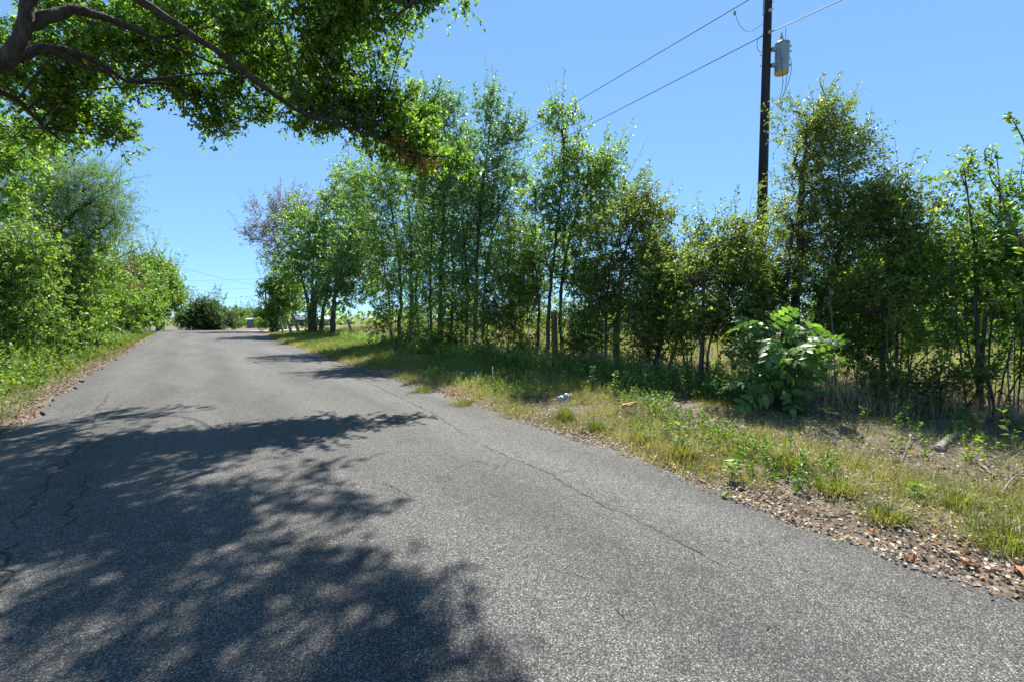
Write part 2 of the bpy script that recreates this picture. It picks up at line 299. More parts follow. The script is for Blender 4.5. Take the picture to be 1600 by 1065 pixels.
class Foliage:
    """clumps > twigs > leaves for a list of ellipsoid lobes"""
    def __init__(s, seed): s.rng = np.random.default_rng(seed); s.leaves = []; s.tones = []; s.tw = []; s.clumps = []
    def lobe(s, c, r, n, leaf=.07, width=.28, twig=.4, per=12, tpc=8, up=.25, out=.7, shell=.45, spread=.2, droop=.25, tone=0.0, gap=.0):
        rng = s.rng; c = np.asarray(c); r = np.asarray(r)
        k = max(3, int(n / (per * tpc)))
        d = nrm(rng.normal(size=(k * 3, 3))); rad = rng.random(k * 3) ** shell
        q = d * rad[:, None]
        pos = c + (q * r) @ AX
        if gap > 0: keep = noise3(pos * 1.2, s.rng.random() * 6) > (gap - 1.0)
        else: keep = np.ones(len(pos), bool)
        pos = pos[keep][:k]; q = q[keep][:k]; k = len(pos)
        if k == 0: return np.zeros((0, 3))
        ctone = rng.normal(0, .10, k) + tone
        m = k * tpc; ci = np.repeat(np.arange(k), tpc)
        sig = spread * np.min(r) + .06
        tb = pos[ci] + rng.normal(size=(m, 3)) * sig
        od = nrm((q[ci] + 1e-3) @ AX)
        td = nrm(od * out + np.array((0, 0, up)) + rng.normal(size=(m, 3)) * .55)
        tl = twig * (.55 + .7 * rng.random(m))
        te = tb + td * tl[:, None]
        s.tw.append(np.stack((tb, te), 1))
        s.on_twigs(tb, td, tl, per, leaf, width, droop, ctone[ci])
        s.clumps.append(pos); return pos
    def on_twigs(s, tb, td, tl, per, leaf, width, droop, ctone, t0=.1):
        rng = s.rng; m = len(tb); n = m * per; ti = np.repeat(np.arange(m), per)
        t = t0 + (1 - t0) * ((np.tile(np.arange(per), m) + rng.random(n)) / per)
        P = tb[ti] + td[ti] * (tl[ti] * t)[:, None]
        side = nrm(np.cross(td[ti], rng.normal(size=(n, 3))))
        D = td[ti] * .55 + side * .85 + np.array((0, 0, -droop)) + rng.normal(size=(n, 3)) * .2
        sz = leaf * (.6 + .65 * rng.random(n))
        s.leaves.append(leaf_geo(P, D, sz, width, rng))
        s.tones.append(np.clip(np.asarray(ctone)[ti] + .46 + rng.normal(0, .25, n), 0, .94) + (rng.random(n) < .012) * .06)
    def shoot(s, a, b, n, leaf=.06, width=.26, side=.12, tone=0.0):
        """a whip reaching out of the crown with leaves along it"""
        rng = s.rng; pts = spline([a, (np.asarray(a) + b) / 2 + rng.normal(size=3) * .06, b], 4)
        t = rng.random(n); i = np.minimum((t * (len(pts) - 1)).astype(int), len(pts) - 2); f = t * (len(pts) - 1) - i
        P = pts[i] * (1 - f)[:, None] + pts[i + 1] * f[:, None]
        td = nrm(pts[i + 1] - pts[i]); sd = nrm(np.cross(td, rng.normal(size=(n, 3))))
        P = P + sd * (side * rng.random(n) * (1.1 - t))[:, None]
        s.leaves.append(leaf_geo(P, td * .6 + sd * .9 + np.array((0, 0, -.15)), leaf * (.6 + .6 * rng.random(n)), width, rng))
        s.tones.append(np.clip(.5 + tone + rng.normal(0, .2, n), 0, 1))
        return pts
    def crown(s, name, mat, parent, base, lab=None):
        v = np.concatenate(s.leaves); t = np.concatenate(s.tones)
        o = obj(name, leaf_mesh(name, v, t, base), mat, parent)
        if lab: o['label'] = lab
        return o

def twig_geo(mb, tw, r=.004):
    """three-sided twigs, all at once"""
    a = tw[:, 0]; b = tw[:, 1]; d = nrm(b - a); x = nrm(np.cross(d, np.array((.3, .5, .81)))); y = np.cross(d, x); m = len(a)
    v = np.zeros((m, 4, 3)); v[:, 0] = a + x * r; v[:, 1] = a + (-x * .5 + y * .87) * r; v[:, 2] = a + (-x * .5 - y * .87) * r; v[:, 3] = b
    i = np.arange(m)[:, None] * 4
    f = np.concatenate((i + np.array((0, 1, 3)), i + np.array((1, 2, 3)), i + np.array((2, 0, 3))))
    mb.add(v.reshape(-1, 3), f)

def tree(name, label, base, trunks, lobes, mat, bark, seed, leaf=.07, width=.28, n=15000, cat='tree', group=None, shoots=(), twig=.4, per=12,
         limb_r=.03, depth=1.15, up=.25, out=.7, droop=.25, gap=.3, spread=.2, shell=.45, twig_r=.004, raw=False, part2=None, tpc=8, whips=26, wlen=12):
    """trunks: polylines of (px,py,Z,r); lobes: (px,py,Z,rx_px,ry_px[,depth factor]); everything lands at its own depth in the place"""
    rng = np.random.default_rng(seed + 77); leaf = leaf * 1.2; gap = gap * 1.12
    root = empty(name, base, label, cat, group)
    tm = MB(); sk = []
    for tr in trunks:
        P = [(W(p[0], p[1], p[2]) if not raw else np.array(p[:3])) for p in tr]; R = [p[3] for p in tr]
        pts = spline(P, 6); rr = np.interp(np.linspace(0, 1, len(pts)), np.linspace(0, 1, len(R)), R)
        pts[1:-1] += rng.normal(size=(len(pts) - 2, 3)) * rr[1:-1, None] * .22
        rr = rr * (1 + .07 * rng.normal(size=len(rr)))
        tm.tube(pts, rr, 9 if rr[0] > .06 else 6); sk.append(pts)
    skel = np.concatenate(sk)
    fo = Foliage(seed); bm = MB(); nb = 0
    L = []
    for lb in lobes:
        if raw: c, r = np.asarray(lb[0], float), np.asarray(lb[1], float)
        else:
            px, py, Z, rx, ry = lb[:5]; k = Z / F; dp = lb[5] if len(lb) > 5 else depth
            c = W(px, py, Z); r = np.array((rx * k, dp * .5 * (rx + ry) * k, ry * k))
        L.append((c, r))
    ar = np.array([(r[0] * r[2]) ** .8 * r[1] ** .5 * (lb[2] if raw and len(lb) > 2 else 1) for (c, r), lb in zip(L, lobes)]); ar /= ar.sum()
    for (c, r), a in zip(L, ar):
        d = np.linalg.norm(skel - c, axis=1) + 1.2 * np.clip(skel[:, 2] - c[2] + .3, 0, 9)
        s0 = skel[np.argmin(d)]
        mid = (s0 + c) / 2 + rng.normal(size=3) * .12 * np.linalg.norm(c - s0) + np.array((0, 0, .08 * np.linalg.norm(c - s0)))
        prim = spline([s0, mid, c], 5)
        bm.tube(prim, np.linspace(limb_r, limb_r * .4, len(prim)), 6, False); nb += 1
        cl = fo.lobe(c, r, int(n * a), leaf, width, twig, per, tpc, up, out, shell, spread, droop, gap=gap)
        for q in cl:
            dd = np.linalg.norm(prim - q, axis=1) + np.clip(prim[:, 2] - q[2], 0, 9); b0 = prim[np.argmin(dd)]
            dist = np.linalg.norm(q - b0)
            pm = (b0 + q) / 2 + rng.normal(size=3) * .10 * dist
            bm.tube([b0, pm, q], np.linspace(limb_r * .38, limb_r * .12, 3), 3, False)
    for sh in shoots:
        a = W(*sh[0]); b = W(*sh[1]); pts = fo.shoot(a, b, sh[2], leaf * 1.05, width, sh[3] if len(sh) > 3 else .12)
        bm.tube(pts, np.linspace(.011, .003, len(pts)), 4, False)
    if whips and fo.clumps:
        allc = np.concatenate(fo.clumps); ctr = allc.mean(0); rel = (allc - ctr) / (allc.std(0) + 1e-6); sc = np.linalg.norm(rel, axis=1) + rel[:, 2] * .6
        for q in allc[np.argsort(-sc)[:whips * 2:2]]:
            od = nrm(nrm(q - ctr) * .7 + np.array((0, 0, .75)) + rng.normal(size=3) * .3)
            ln = leaf * wlen * (.6 + .8 * rng.random())
            pts = fo.shoot(q, q + od * ln, int(26 + 16 * rng.random()), leaf * .95, width, leaf * 1.6)
            bm.tube(pts[::2], np.linspace(.10, .03, len(pts[::2])) * leaf, 3, False)
    if fo.tw: twig_geo(bm, np.concatenate(fo.tw), twig_r)
    tm.build('trunk', bark, root, base, True)
    bm.build('branches', bark, root, base, True)
    fo.crown('crown', mat, root, base)
    return root
def gb(px, Z):                      # base on the ground under image column px at depth Z
    a, _ = ray(px, HOR); u, v = uv(a * Z, Z); return np.array((u, v, float(G(u, v))))
def gy(px, Z):                      # image row of that ground
    z = gb(px, Z)[2]; b = (z - CAMH) / Z
    return 532.5 - F * math.tan(math.atan(b) - PITCH)

# ================================================================ THE SETTING
def struct(o): o['kind'] = 'structure'; return o
def stuff(o, label=None, cat=None):
    o['kind'] = 'stuff'
    if label: tag(o, label, cat)
    return o
def axis(segs):
    out = []
    for a, b, st in segs: out += list(np.arange(a, b - 1e-6, st))
    return np.array(out + [segs[-1][1]])
ua = axis([(-1500, -400, 220), (-400, -60, 34), (-60, -12, 3), (-12, -6, .5), (-6, 6.5, .22), (6.5, 16, .4), (16, 60, 3), (60, 400, 34), (400, 1500, 220)])
va = axis([(-80, -8, 6), (-8, 0, .6), (0, 16, .28), (16, 62, .5), (62, 130, 4), (130, 460, 15), (460, 2400, 190)])
U, V = np.meshgrid(ua, va); ZZ = G(U, V); nu, nv = len(ua), len(va)
i = np.arange(nv - 1)[:, None] * nu; j = np.arange(nu - 1)[None, :]
q = np.stack((i + j, i + j + 1, i + nu + j + 1, i + nu + j), -1).reshape(-1, 4)
struct(obj('ground', npmesh('ground', np.stack((U, V, ZZ), -1).reshape(-1, 3), q.ravel(), np.full(len(q), 4), smooth=True), M['ground']))

# the road: crowned sheet with a ragged broken edge and a thickness
rv = axis([(-40, -6, 1.5), (-6, 22, .07), (22, 62, .3), (62, 420, 6)])
rng = np.random.default_rng(5)
rag = lambda n, a: np.convolve(rng.normal(size=n + 20), np.hanning(13) / 3, 'same')[10:10 + n] * a
near = 1 - sm(18, 40, rv)
LE = eL(rv) + rag(len(rv), .022) * (.3 + near); RE = eR(rv) + rag(len(rv), .045) * (.3 + near)
cols = np.linspace(0, 1, 15)
xs = LE[:, None] * (1 - cols) + RE[:, None] * cols
crown = .05 * (1 - (2 * cols - 1) ** 2)
zs = zr(rv)[:, None] + .002 + crown[None, :] * 1.0 - .05 * .5 + .022
rm = np.stack((xs, np.broadcast_to(rv[:, None], xs.shape), zs), -1)
sk0 = rm[:, :1].copy(); sk0[..., 0] -= .012; sk0[..., 2] -= .12; sk1 = rm[:, -1:].copy(); sk1[..., 0] += .012; sk1[..., 2] -= .12
rm = np.concatenate((sk0, rm, sk1), 1); nr, nc = rm.shape[:2]
i = np.arange(nr - 1)[:, None] * nc; j = np.arange(nc - 1)[None, :]
q = np.stack((i + j, i + j + 1, i + nc + j + 1, i + nc + j), -1).reshape(-1, 4)
road = struct(obj('road', npmesh('road', rm.reshape(-1, 3), q.ravel(), np.full(len(q), 4)), M['road']))
def zroad(u, v):
    a, b = np.interp(v, rv, LE), np.interp(v, rv, RE); c = np.clip((u - a) / (b - a), 0, 1)
    return zr(v) - .001 + .05 * (1 - (2 * c - 1) ** 2)
# cracks in the chip seal
def ground_px(px, py):
    a, b = ray(px, py); Z = -CAMH / b; return uv(a * Z, Z)
def crack(name, pxs, wd, seed, jit=.035, step=.035):
    r = np.random.default_rng(seed); P = np.array([ground_px(*p) for p in pxs]); seg = np.linalg.norm(np.diff(P, axis=0), axis=1)
    s = np.concatenate(([0], np.cumsum(seg))); n = max(4, int(s[-1] / step)); t = np.linspace(0, s[-1], n)
    C = np.stack((np.interp(t, s, P[:, 0]), np.interp(t, s, P[:, 1])), 1)
    C += np.cumsum(r.normal(size=C.shape) * .3, 0) * 0 + np.stack((np.convolve(r.normal(size=n), np.ones(3) / 3, 'same'), np.convolve(r.normal(size=n), np.ones(3) / 3, 'same')), 1) * jit
    d = nrm(np.gradient(C, axis=0)); nn = np.stack((-d[:, 1], d[:, 0]), 1)
    ww = wd * (.25 + 1.2 * r.random(n)) * np.sin(np.linspace(.05, math.pi - .05, n)) ** .4
    A = C + nn * ww[:, None] / 2; B = C - nn * ww[:, None] / 2
    v = np.concatenate((np.column_stack((A, zroad(A[:, 0], A[:, 1]) + .004)), np.column_stack((B, zroad(B[:, 0], B[:, 1]) + .004))))
    i = np.arange(n - 1); q = np.stack((i, i + 1, n + i + 1, n + i), 1)
    obj(name, npmesh(name, v, q.ravel(), np.full(len(q), 4)), M['crack'], road)
crack('crack', [(20, 835), (42, 795), (70, 760), (105, 720), (140, 690), (150, 650), (172, 612)], .015, 1)
crack('crack', [(0, 940), (8, 900), (22, 850)], .02, 2)
crack('crack', [(95, 845), (110, 800), (130, 762), (145, 735)], .010, 3)
crack('crack', [(560, 590), (640, 630), (690, 655), (735, 690)], .011, 4, .02)
crack('crack', [(735, 690), (800, 720), (860, 745), (930, 790), (1010, 825)], .009, 5, .02)
crack('crack', [(1010, 825), (1080, 865), (1130, 890)], .007, 6, .015)
crack('crack', [(1310, 960), (1350, 975), (1390, 985)], .007, 7, .01)
crack('crack', [(700, 735), (705, 742), (740, 725), (790, 735)], .007, 8, .015)
crack('crack', [(380, 560), (430, 580), (500, 610)], .010, 9, .02)
crack('crack', [(100, 660), (140, 640), (180, 640), (210, 622)], .012, 10, .02)
for k, (x0, y0, dx, dy, n_) in enumerate([(105, 720, 40, -8, 3), (70, 760, -40, 12, 3), (140, 690, -36, -6, 3), (42, 795, 50, 6, 3), (150, 650, 40, -14, 3), (640, 630, 40, 6, 3), (800, 720, -40, 22, 3), (930, 790, 50, 4, 3), (860, 745, 40, -10, 3),
                                          (1180, 1000, 50, -8, 3), (960, 960, 30, 24, 3), (600, 760, 50, 26, 3)]):
    crack('crack', [(x0, y0), (x0 + dx * .5, y0 + dy * .5 + 4), (x0 + dx, y0 + dy)], .006, 40 + k, .02, .025)
# side road of pale gravel leaving to the right at the crest
mb = MB(); su = axis([(3.5, 60, 1.0)])
A = np.column_stack((su, 50.5 + .02 * su + .15 * np.sin(su), G(su, 50.5 + 0 * su))); B = np.column_stack((su, 57 + .02 * su + .2 * np.sin(su * .8), G(su, 57 + 0 * su)))
mid = (A + B) / 2; hz = np.maximum(A[:, 2], B[:, 2]) + .05
A[:, 2] = hz; B[:, 2] = hz; n = len(su); ii = np.arange(n - 1)
mb.add(np.concatenate((A, B)), np.stack((ii, ii + 1, n + ii + 1, n + ii), 1))
struct(mb.build('side_road', M['gravel']))

# ================================================================ TREES
def T(px, Z, pts, r0):              # trunk starting in the ground
    return [(px, gy(px, Z) + 10 * 8 / Z, Z, r0)] + [(p[0], p[1], p[3] if len(p) > 3 else Z, p[2]) for p in pts]

# ---- the big tree whose crown hangs over the road (its foot is left of the picture)
ob = np.array((-3.7, 9.0)); ob = np.array((ob[0], ob[1], float(G(*ob))))
lean = W(8, 85, 5.9)
trunks = [
    [(*(ob - (0, 0, .2)), .30), (*(ob + (.1, -.1, 1.3)), .24), (*(ob + (.35, -.2, 2.9)), .16), (*lean, .09), (*W(45, 0, 6.0), .075), (*W(90, -110, 6.2), .075), (*W(210, -260, 6.2), .07), (*W(420, -420, 6.0), .05)],
    [(*(ob + (.2, -.15, 2.3)), .13), (*W(-60, 130, 6.0), .10), (*W(10, 100, 6.2), .075), (*W(75, 76, 6.5), .055), (*W(140, 92, 6.9), .042), (*W(200, 128, 7.3), .022)],
    [(*W(75, 77, 6.5), .045), (*W(130, 104, 6.8), .032), (*W(165, 112, 7.0), .026), (*W(192, 142, 7.2), .012)],
    [(*W(30, 48, 6.0), .085), (*W(110, 18, 6.4), .07), (*W(170, 30, 6.8), .05), (*W(240, 60, 7.2), .028)],
    [(*W(70, -70, 6.0), .10), (*W(140, -60, 6.1), .09), (*W(215, 0, 6.2), .058), (*W(290, 48, 6.5), .05), (*W(370, 102, 6.9), .043), (*W(430, 150, 7.4), .036), (*W(490, 184, 8.0), .034), (*W(560, 205, 8.6), .024), (*W(650, 245, 9.0), .010)],
    [(*W(370, 102, 6.9), .026), (*W(378, 120, 7.0), .018), (*W(360, 142, 7.1), .008)],
    [(*W(150, -160, 6.2), .08), (*W(360, -120, 6.6), .06), (*W(520, -40, 7.0), .04), (*W(640, 10, 7.2), .02)],
    [(*W(210, -260, 6.2), .07), (*W(480, -330, 6.3), .05), (*W(760, -260, 6.5), .03)],
    [(*(ob + (.3, -.2, 2.6)), .12), (*W(-40, 160, 7), .08), (*W(15, 150, 7.6), .045), (*W(70, 200, 8.4), .02)],
]
def PL(px, py, Z, rx, ry, dp=.9):
    k = Z / F; return (W(px, py, Z), (rx * k, dp * .5 * (rx + ry) * k, ry * k))
lob = [PL(50, 160, 8.6, 75, 34), PL(30, 90, 8.2, 60, 38), PL(130, 180, 9.0, 45, 24), (*PL(175, 212, 9.4, 24, 14), 1.6), PL(100, 205, 9.2, 40, 14),
       PL(230, 90, 8.8, 70, 42), PL(310, 145, 9.3, 42, 28), (*PL(345, 202, 9.6, 20, 20), 1.6), PL(250, 135, 9.2, 40, 22), PL(130, 50, 8.2, 90, 45), PL(150, 120, 8.8, 60, 30),
       PL(300, 40, 8.3, 90, 45), PL(385, 110, 9.0, 45, 36), PL(395, 155, 9.3, 26, 18), PL(430, 30, 8.2, 75, 45), PL(480, 75, 8.4, 45, 30),
       (*PL(555, 20, 8.0, 62, 30), 1.6), (*PL(640, 12, 7.9, 46, 22), 1.6), PL(520, 70, 8.2, 36, 24), (*PL(610, 48, 8.0, 36, 12), 1.6), PL(425, 185, 9.5, 16, 8), PL(585, 80, 8.2, 16, 10),
       (*PL(480, 165, 9.0, 40, 20), 1.9), (*PL(540, 185, 9.2, 45, 22), 1.9), (*PL(590, 165, 9.3, 40, 16), 1.9), (*PL(600, 205, 9.3, 36, 13), 1.9), (*PL(640, 165, 9.5, 26, 13), 1.9), (*PL(545, 145, 9.2, 30, 13), 1.9), (*PL(650, 195, 9.5, 30, 12), 1.9),
       (*PL(5, 255, 10.5, 26, 34), 1.6), (*PL(-5, 310, 10.8, 14, 26), 1.6), (*PL(20, 215, 9.5, 36, 16), 1.6)]
for gx, gyy, h, r in [(100, 760, 7.6, .9), (260, 700, 7.2, .8), (400, 720, 7.8, .8), (500, 770, 8.0, .62), (150, 860, 7.8, .85), (300, 830, 8.2, .8), (420, 840, 7.6, .62), (540, 860, 8.3, .5),
                      (80, 980, 8.0, .55), (260, 960, 8.4, .62), (430, 950, 8.0, .6), (560, 970, 8.5, .5), (660, 1010, 8.3, .36), (330, 1060, 8.6, .5), (520, 1060, 8.2, .5), (700, 1090, 8.4, .4), (790, 1090, 8.4, .3),
                      (120, 660, 7.4, .8), (40, 720, 7.0, .9), (230, 650, 7.2, .6), (620, 800, 8.0, .22), (60, 1120, 8, .6), (640, 920, 8.2, .3),
                      (-150, 800, 8, 1.3), (-350, 950, 8.5, 1.4), (-100, 700, 7.5, 1.2), (200, 1300, 8.8, 1.0), (500, 1250, 8.6, .8)]:
    k = .74 if gx > 380 else .92; lob.append((S(gx - (55 if gx > 380 else 0), gyy, h), (r * 1.05 * k, r * .92 * k, r * .5), .30))
for gx, gyy, h, r in [(470, 668, 4.9, .34), (540, 664, 4.8, .34), (600, 662, 4.7, .28), (640, 660, 4.6, .18), (500, 690, 5.0, .26)]:
    lob.append((S(gx, gyy, h), (r * 1.3, r, r * .45), 1.3))
over = tree('overhanging_elm', 'large dark elm reaching over the road from the left, filling the upper left', ob, trunks, lob, M['leaf_over'], M['bark_dark'], 11,
            leaf=.082, width=.26, n=88000, limb_r=.020, raw=True, gap=.3, per=11, twig=.36, droop=.3, spread=.2, whips=60, wlen=7)
fo = Foliage(12)                                    # the dead rust-coloured tip of its longest limb
for c in (PL(625, 228, 9.0, 20, 6), PL(650, 242, 9.05, 18, 5), PL(672, 256, 9.1, 10, 3)): fo.lobe(*c, 190, .075, .18, .2, 8, 5, -.2, .4, .5, .2, .6)
fo.crown('dead_leaves', M['leaf_rust'], over, ob, 'rust brown dead leaves at the tip of the long limb')

HG = 'trees of the roadside hedgerow'
def hedge(name, label, px, Z, trunks, lobes, mat, seed, n, bark='bark', **kw):
    return tree(name, label, gb(px, Z), [T(t[0], t[1], t[2], t[3]) for t in trunks], lobes, M[mat], M[bark], seed, n=n, group=HG, **kw)

hedge('hackberry_tree', 'bushy round green tree on several ivy-clad trunks at the far end of the hedge', 490, 38,
      [(486, 38, [(480, 470, .12), (465, 410, .06)], .2), (493, 38, [(492, 460, .13), (505, 380, .06)], .2), (500, 38, [(508, 470, .12), (525, 400, .05)], .2), (489, 38.5, [(488, 440, .1), (495, 340, .04)], .18)],
      [(500, 385, 38, 55, 60), (520, 325, 38, 34, 28), (475, 420, 38, 34, 45), (530, 400, 38, 40, 50), (485, 350, 38, 28, 25), (490, 508, 37.6, 17, 14), (480, 470, 38, 22, 22), (520, 300, 38, 14, 14)],
      'leaf_mid', 21, 26000, leaf=.17, twig=.7, limb_r=.05, shoots=[((522, 305, 38), (517, 284, 38), 60, .25), ((505, 320, 38), (503, 296, 38), 50, .25)])
hedge('hackberry_tree', 'grey-green tree with one straight bare trunk, beside the ivy-clad cluster', 519, 34,
      [(519, 34, [(521, 480, .17), (528, 440, .1), (545, 390, .05)], .22), ],
      [(545, 430, 34, 45, 42), (565, 385, 34, 40, 45), (585, 445, 33.5, 30, 22), (520, 455, 34, 30, 18), (560, 330, 34, 26, 40)],
      'leaf_blue', 22, 17000, leaf=.17, twig=.65, limb_r=.045)
tree('russet_tree', 'thin purplish russet tree leaning out behind the ivy-clad trunks', gb(442, 52), [T(446, 52, [(448, 470, .14), (440, 410, .09), (425, 360, .05)], .2)],
     [(420, 345, 52, 30, 22), (450, 330, 52, 26, 20), (408, 368, 52, 20, 10), (440, 375, 52, 26, 25), (392, 372, 52, 14, 6), (475, 320, 52, 22, 15), (438, 410, 52, 20, 22)],
     M['leaf_purple'], M['bark'], 23, leaf=.18, width=.18, n=10000, twig=1.2, limb_r=.05, out=1.0, up=.35, gap=.6, twig_r=.012, group=HG,
     shoots=[((400, 335, 52), (389, 315, 52), 30, .2), ((420, 330, 52), (420, 308, 52), 30, .2), ((395, 360, 52), (375, 366, 52), 30, .25), ((445, 318, 52), (455, 304, 52), 30, .2), ((400, 375, 52), (373, 384, 52), 30, .25), ((420, 415, 52), (408, 412, 52), 20, .2)])
tree('cedar_tree', 'small pointed green cedar in front of the far utility pole', gb(432, 47), [T(432, 47, [(433, 470, .1), (436, 420, .04)], .16)],
     [(430, 490, 47, 20, 22), (431, 465, 47, 17, 22), (435, 440, 47, 13, 20), (450, 470, 47, 20, 30), (425, 505, 47, 15, 10), (455, 440, 47, 14, 20)],
     M['leaf_mid'], M['bark'], 24, leaf=.21, width=.22, n=15000, twig=.6, limb_r=.04, out=1.0, up=.1, group=HG)

hedge('elm_tree', 'broad elm on three slim trunks, leftmost of the dense roadside hedgerow', 640, 22.5,
      [(622, 22.5, [(626, 450, .075), (615, 350, .05), (600, 270, .02)], .10), (640, 22.3, [(643, 440, .09), (640, 340, .055), (628, 260, .02)], .13), (655, 22.6, [(650, 450, .07), (662, 350, .045), (650, 280, .02)], .09), (612, 22.8, [(608, 470, .04), (598, 400, .02)], .06)],
      [(620, 300, 22.5, 62, 45), (585, 345, 22.5, 34, 45), (640, 400, 22.3, 48, 55), (600, 262, 22.5, 45, 26), (608, 440, 22.5, 26, 40), (560, 275, 22.5, 26, 18), (660, 350, 22.5, 40, 50), (640, 480, 22.2, 26, 30), (600, 400, 22.5, 30, 40)],
      'leaf_mid', 31, 34000, leaf=.095, twig=.5, limb_r=.035, gap=.45, shoots=[((560, 275, 22.5), (522, 258, 22.5), 90, .25), ((545, 290, 22.5), (530, 300, 22.5), 50, .2)])
hedge('elm_tree', 'tallest narrow elm of the hedgerow, whose top meets the overhanging limb', 692, 18.8,
      [(690, 18.8, [(688, 450, .09), (694, 330, .06), (690, 220, .03)], .13), (702, 18.6, [(708, 450, .06), (704, 350, .04)], .08), (676, 19, [(672, 450, .05), (676, 340, .03)], .07)],
      [(688, 195, 18.8, 34, 45), (672, 270, 18.8, 45, 50), (705, 300, 18.8, 45, 50), (695, 380, 18.8, 50, 55), (650, 215, 18.8, 30, 26), (715, 225, 18.8, 26, 35), (700, 450, 18.6, 40, 40), (680, 155, 18.8, 18, 20)],
      'leaf_blue', 32, 34000, leaf=.085, twig=.42, gap=.45, shoots=[((688, 165, 18.8), (688, 122, 18.8), 90, .14), ((700, 190, 18.8), (712, 150, 18.8), 80, .14), ((650, 200, 18.8), (655, 168, 18.8), 60, .12)])
hedge('elm_tree', 'slim upright elm with feathery twin tops, right of the tallest hedgerow tree', 745, 16.6,
      [(742, 16.6, [(744, 450, .07), (750, 330, .05), (765, 210, .025)], .10), (757, 16.4, [(756, 460, .045), (772, 350, .03)], .06), (728, 16.9, [(730, 450, .06), (722, 340, .03)], .08)],
      [(760, 190, 16.6, 26, 34), (792, 225, 16.6, 26, 36), (760, 270, 16.6, 45, 45), (745, 350, 16.6, 50, 50), (780, 320, 16.6, 36, 40), (735, 430, 16.4, 40, 45), (775, 410, 16.6, 36, 50), (805, 270, 16.6, 18, 30), (725, 280, 16.6, 26, 45)],
      'leaf_blue', 33, 32000, leaf=.078, twig=.4, gap=.5, shoots=[((745, 190, 16.6), (742, 128, 16.6), 110, .12), ((762, 170, 16.6), (763, 135, 16.6), 80, .12), ((790, 210, 16.6), (797, 148, 16.6), 100, .12), ((805, 230, 16.6), (822, 178, 16.6), 90, .12), ((808, 270, 16.6), (826, 236, 16.6), 60, .12)])
hedge('elm_tree', 'leafy elm rising behind the brown fence post in mid hedgerow', 868, 13.3,
      [(856, 13.3, [(858, 480, .05), (868, 380, .04), (882, 250, .02)], .07), (880, 13.5, [(876, 470, .05), (890, 370, .04), (915, 290, .02)], .065), (838, 13.6, [(842, 480, .035), (835, 400, .02)], .05)],
      [(880, 225, 13.3, 34, 42), (905, 275, 13.3, 48, 40), (870, 330, 13.3, 45, 50), (945, 275, 13.3, 28, 30), (835, 300, 13.3, 22, 22), (930, 350, 13.3, 45, 45), (850, 410, 13.3, 45, 45), (905, 420, 13.4, 45, 45), (815, 400, 13.8, 36, 50), (960, 320, 13.3, 26, 30), (800, 450, 14, 30, 36), (870, 190, 13.3, 18, 20)],
      'leaf_mid', 34, 36000, leaf=.072, twig=.34, gap=.5, shoots=[((875, 190, 13.3), (872, 150, 13.3), 70, .1), ((850, 200, 13.3), (840, 178, 13.3), 60, .1), ((945, 250, 13.3), (950, 192, 13.3), 70, .08), ((960, 260, 13.3), (985, 216, 13.3), 80, .08), ((975, 290, 13.3), (1003, 262, 13.3), 60, .08)])
hedge('elm_tree', 'shorter olive elm with spiky shoots, right of the fence post', 965, 11.6,
      [(964, 11.6, [(966, 480, .05), (975, 400, .035), (1000, 330, .015)], .07), (945, 11.8, [(948, 480, .03), (955, 400, .02)], .04)],
      [(998, 330, 11.6, 34, 36), (968, 385, 11.6, 45, 45), (1025, 335, 11.6, 22, 16), (960, 450, 11.6, 42, 40), (1005, 405, 11.6, 35, 45), (985, 480, 11.5, 35, 30)],
      'leaf_olive', 35, 23000, depth=1.4, leaf=.06, twig=.3, gap=.55, shoots=[((1000, 315, 11.6), (998, 272, 11.6), 60, .07), ((1015, 325, 11.6), (1052, 306, 11.6), 60, .07), ((1010, 320, 11.6), (1025, 285, 11.6), 60, .07), ((1020, 345, 11.6), (1055, 335, 11.6), 50, .07)])
hedge('young_elm', 'slanting young tree with yellowing leaves below the gap of sky', 1030, 10.4,
      [(1025, 10.4, [(1033, 500, .045), (1045, 420, .03), (1050, 390, .014)], .06), (1040, 10.6, [(1062, 520, .03), (1085, 440, .015)], .04)],
      [(1048, 400, 10.4, 34, 26), (1035, 445, 10.4, 40, 36), (1075, 430, 10.4, 30, 30), (1020, 495, 10.4, 36, 34), (1065, 485, 10.4, 30, 30)],
      'leaf_olive', 36, 16000, depth=1.6, leaf=.058, twig=.28, gap=.6)
hedge('young_elm', 'wide-topped shrubby tree left of the tall utility pole', 1098, 8.75,
      [(1094, 8.75, [(1098, 520, .045), (1100, 450, .03), (1120, 390, .014)], .055), (1104, 8.65, [(1108, 540, .025), (1140, 460, .012)], .03)],
      [(1115, 385, 8.75, 48, 28), (1150, 372, 8.75, 34, 22), (1100, 430, 8.75, 45, 36), (1150, 430, 8.75, 40, 40), (1170, 400, 8.75, 30, 40), (1125, 490, 8.75, 42, 36), (1175, 480, 8.55, 30, 40), (1080, 480, 8.85, 26, 30)],
      'leaf_olive', 37, 22000, depth=1.9, leaf=.056, twig=.26, gap=.6, shoots=[((1080, 385, 8.75), (1072, 338, 8.75), 50, .05), ((1095, 370, 8.75), (1098, 345, 8.75), 30, .05), ((1150, 360, 8.75), (1147, 340, 8.75), 30, .05), ((1105, 365, 8.75), (1132, 333, 8.75), 26, .02)])
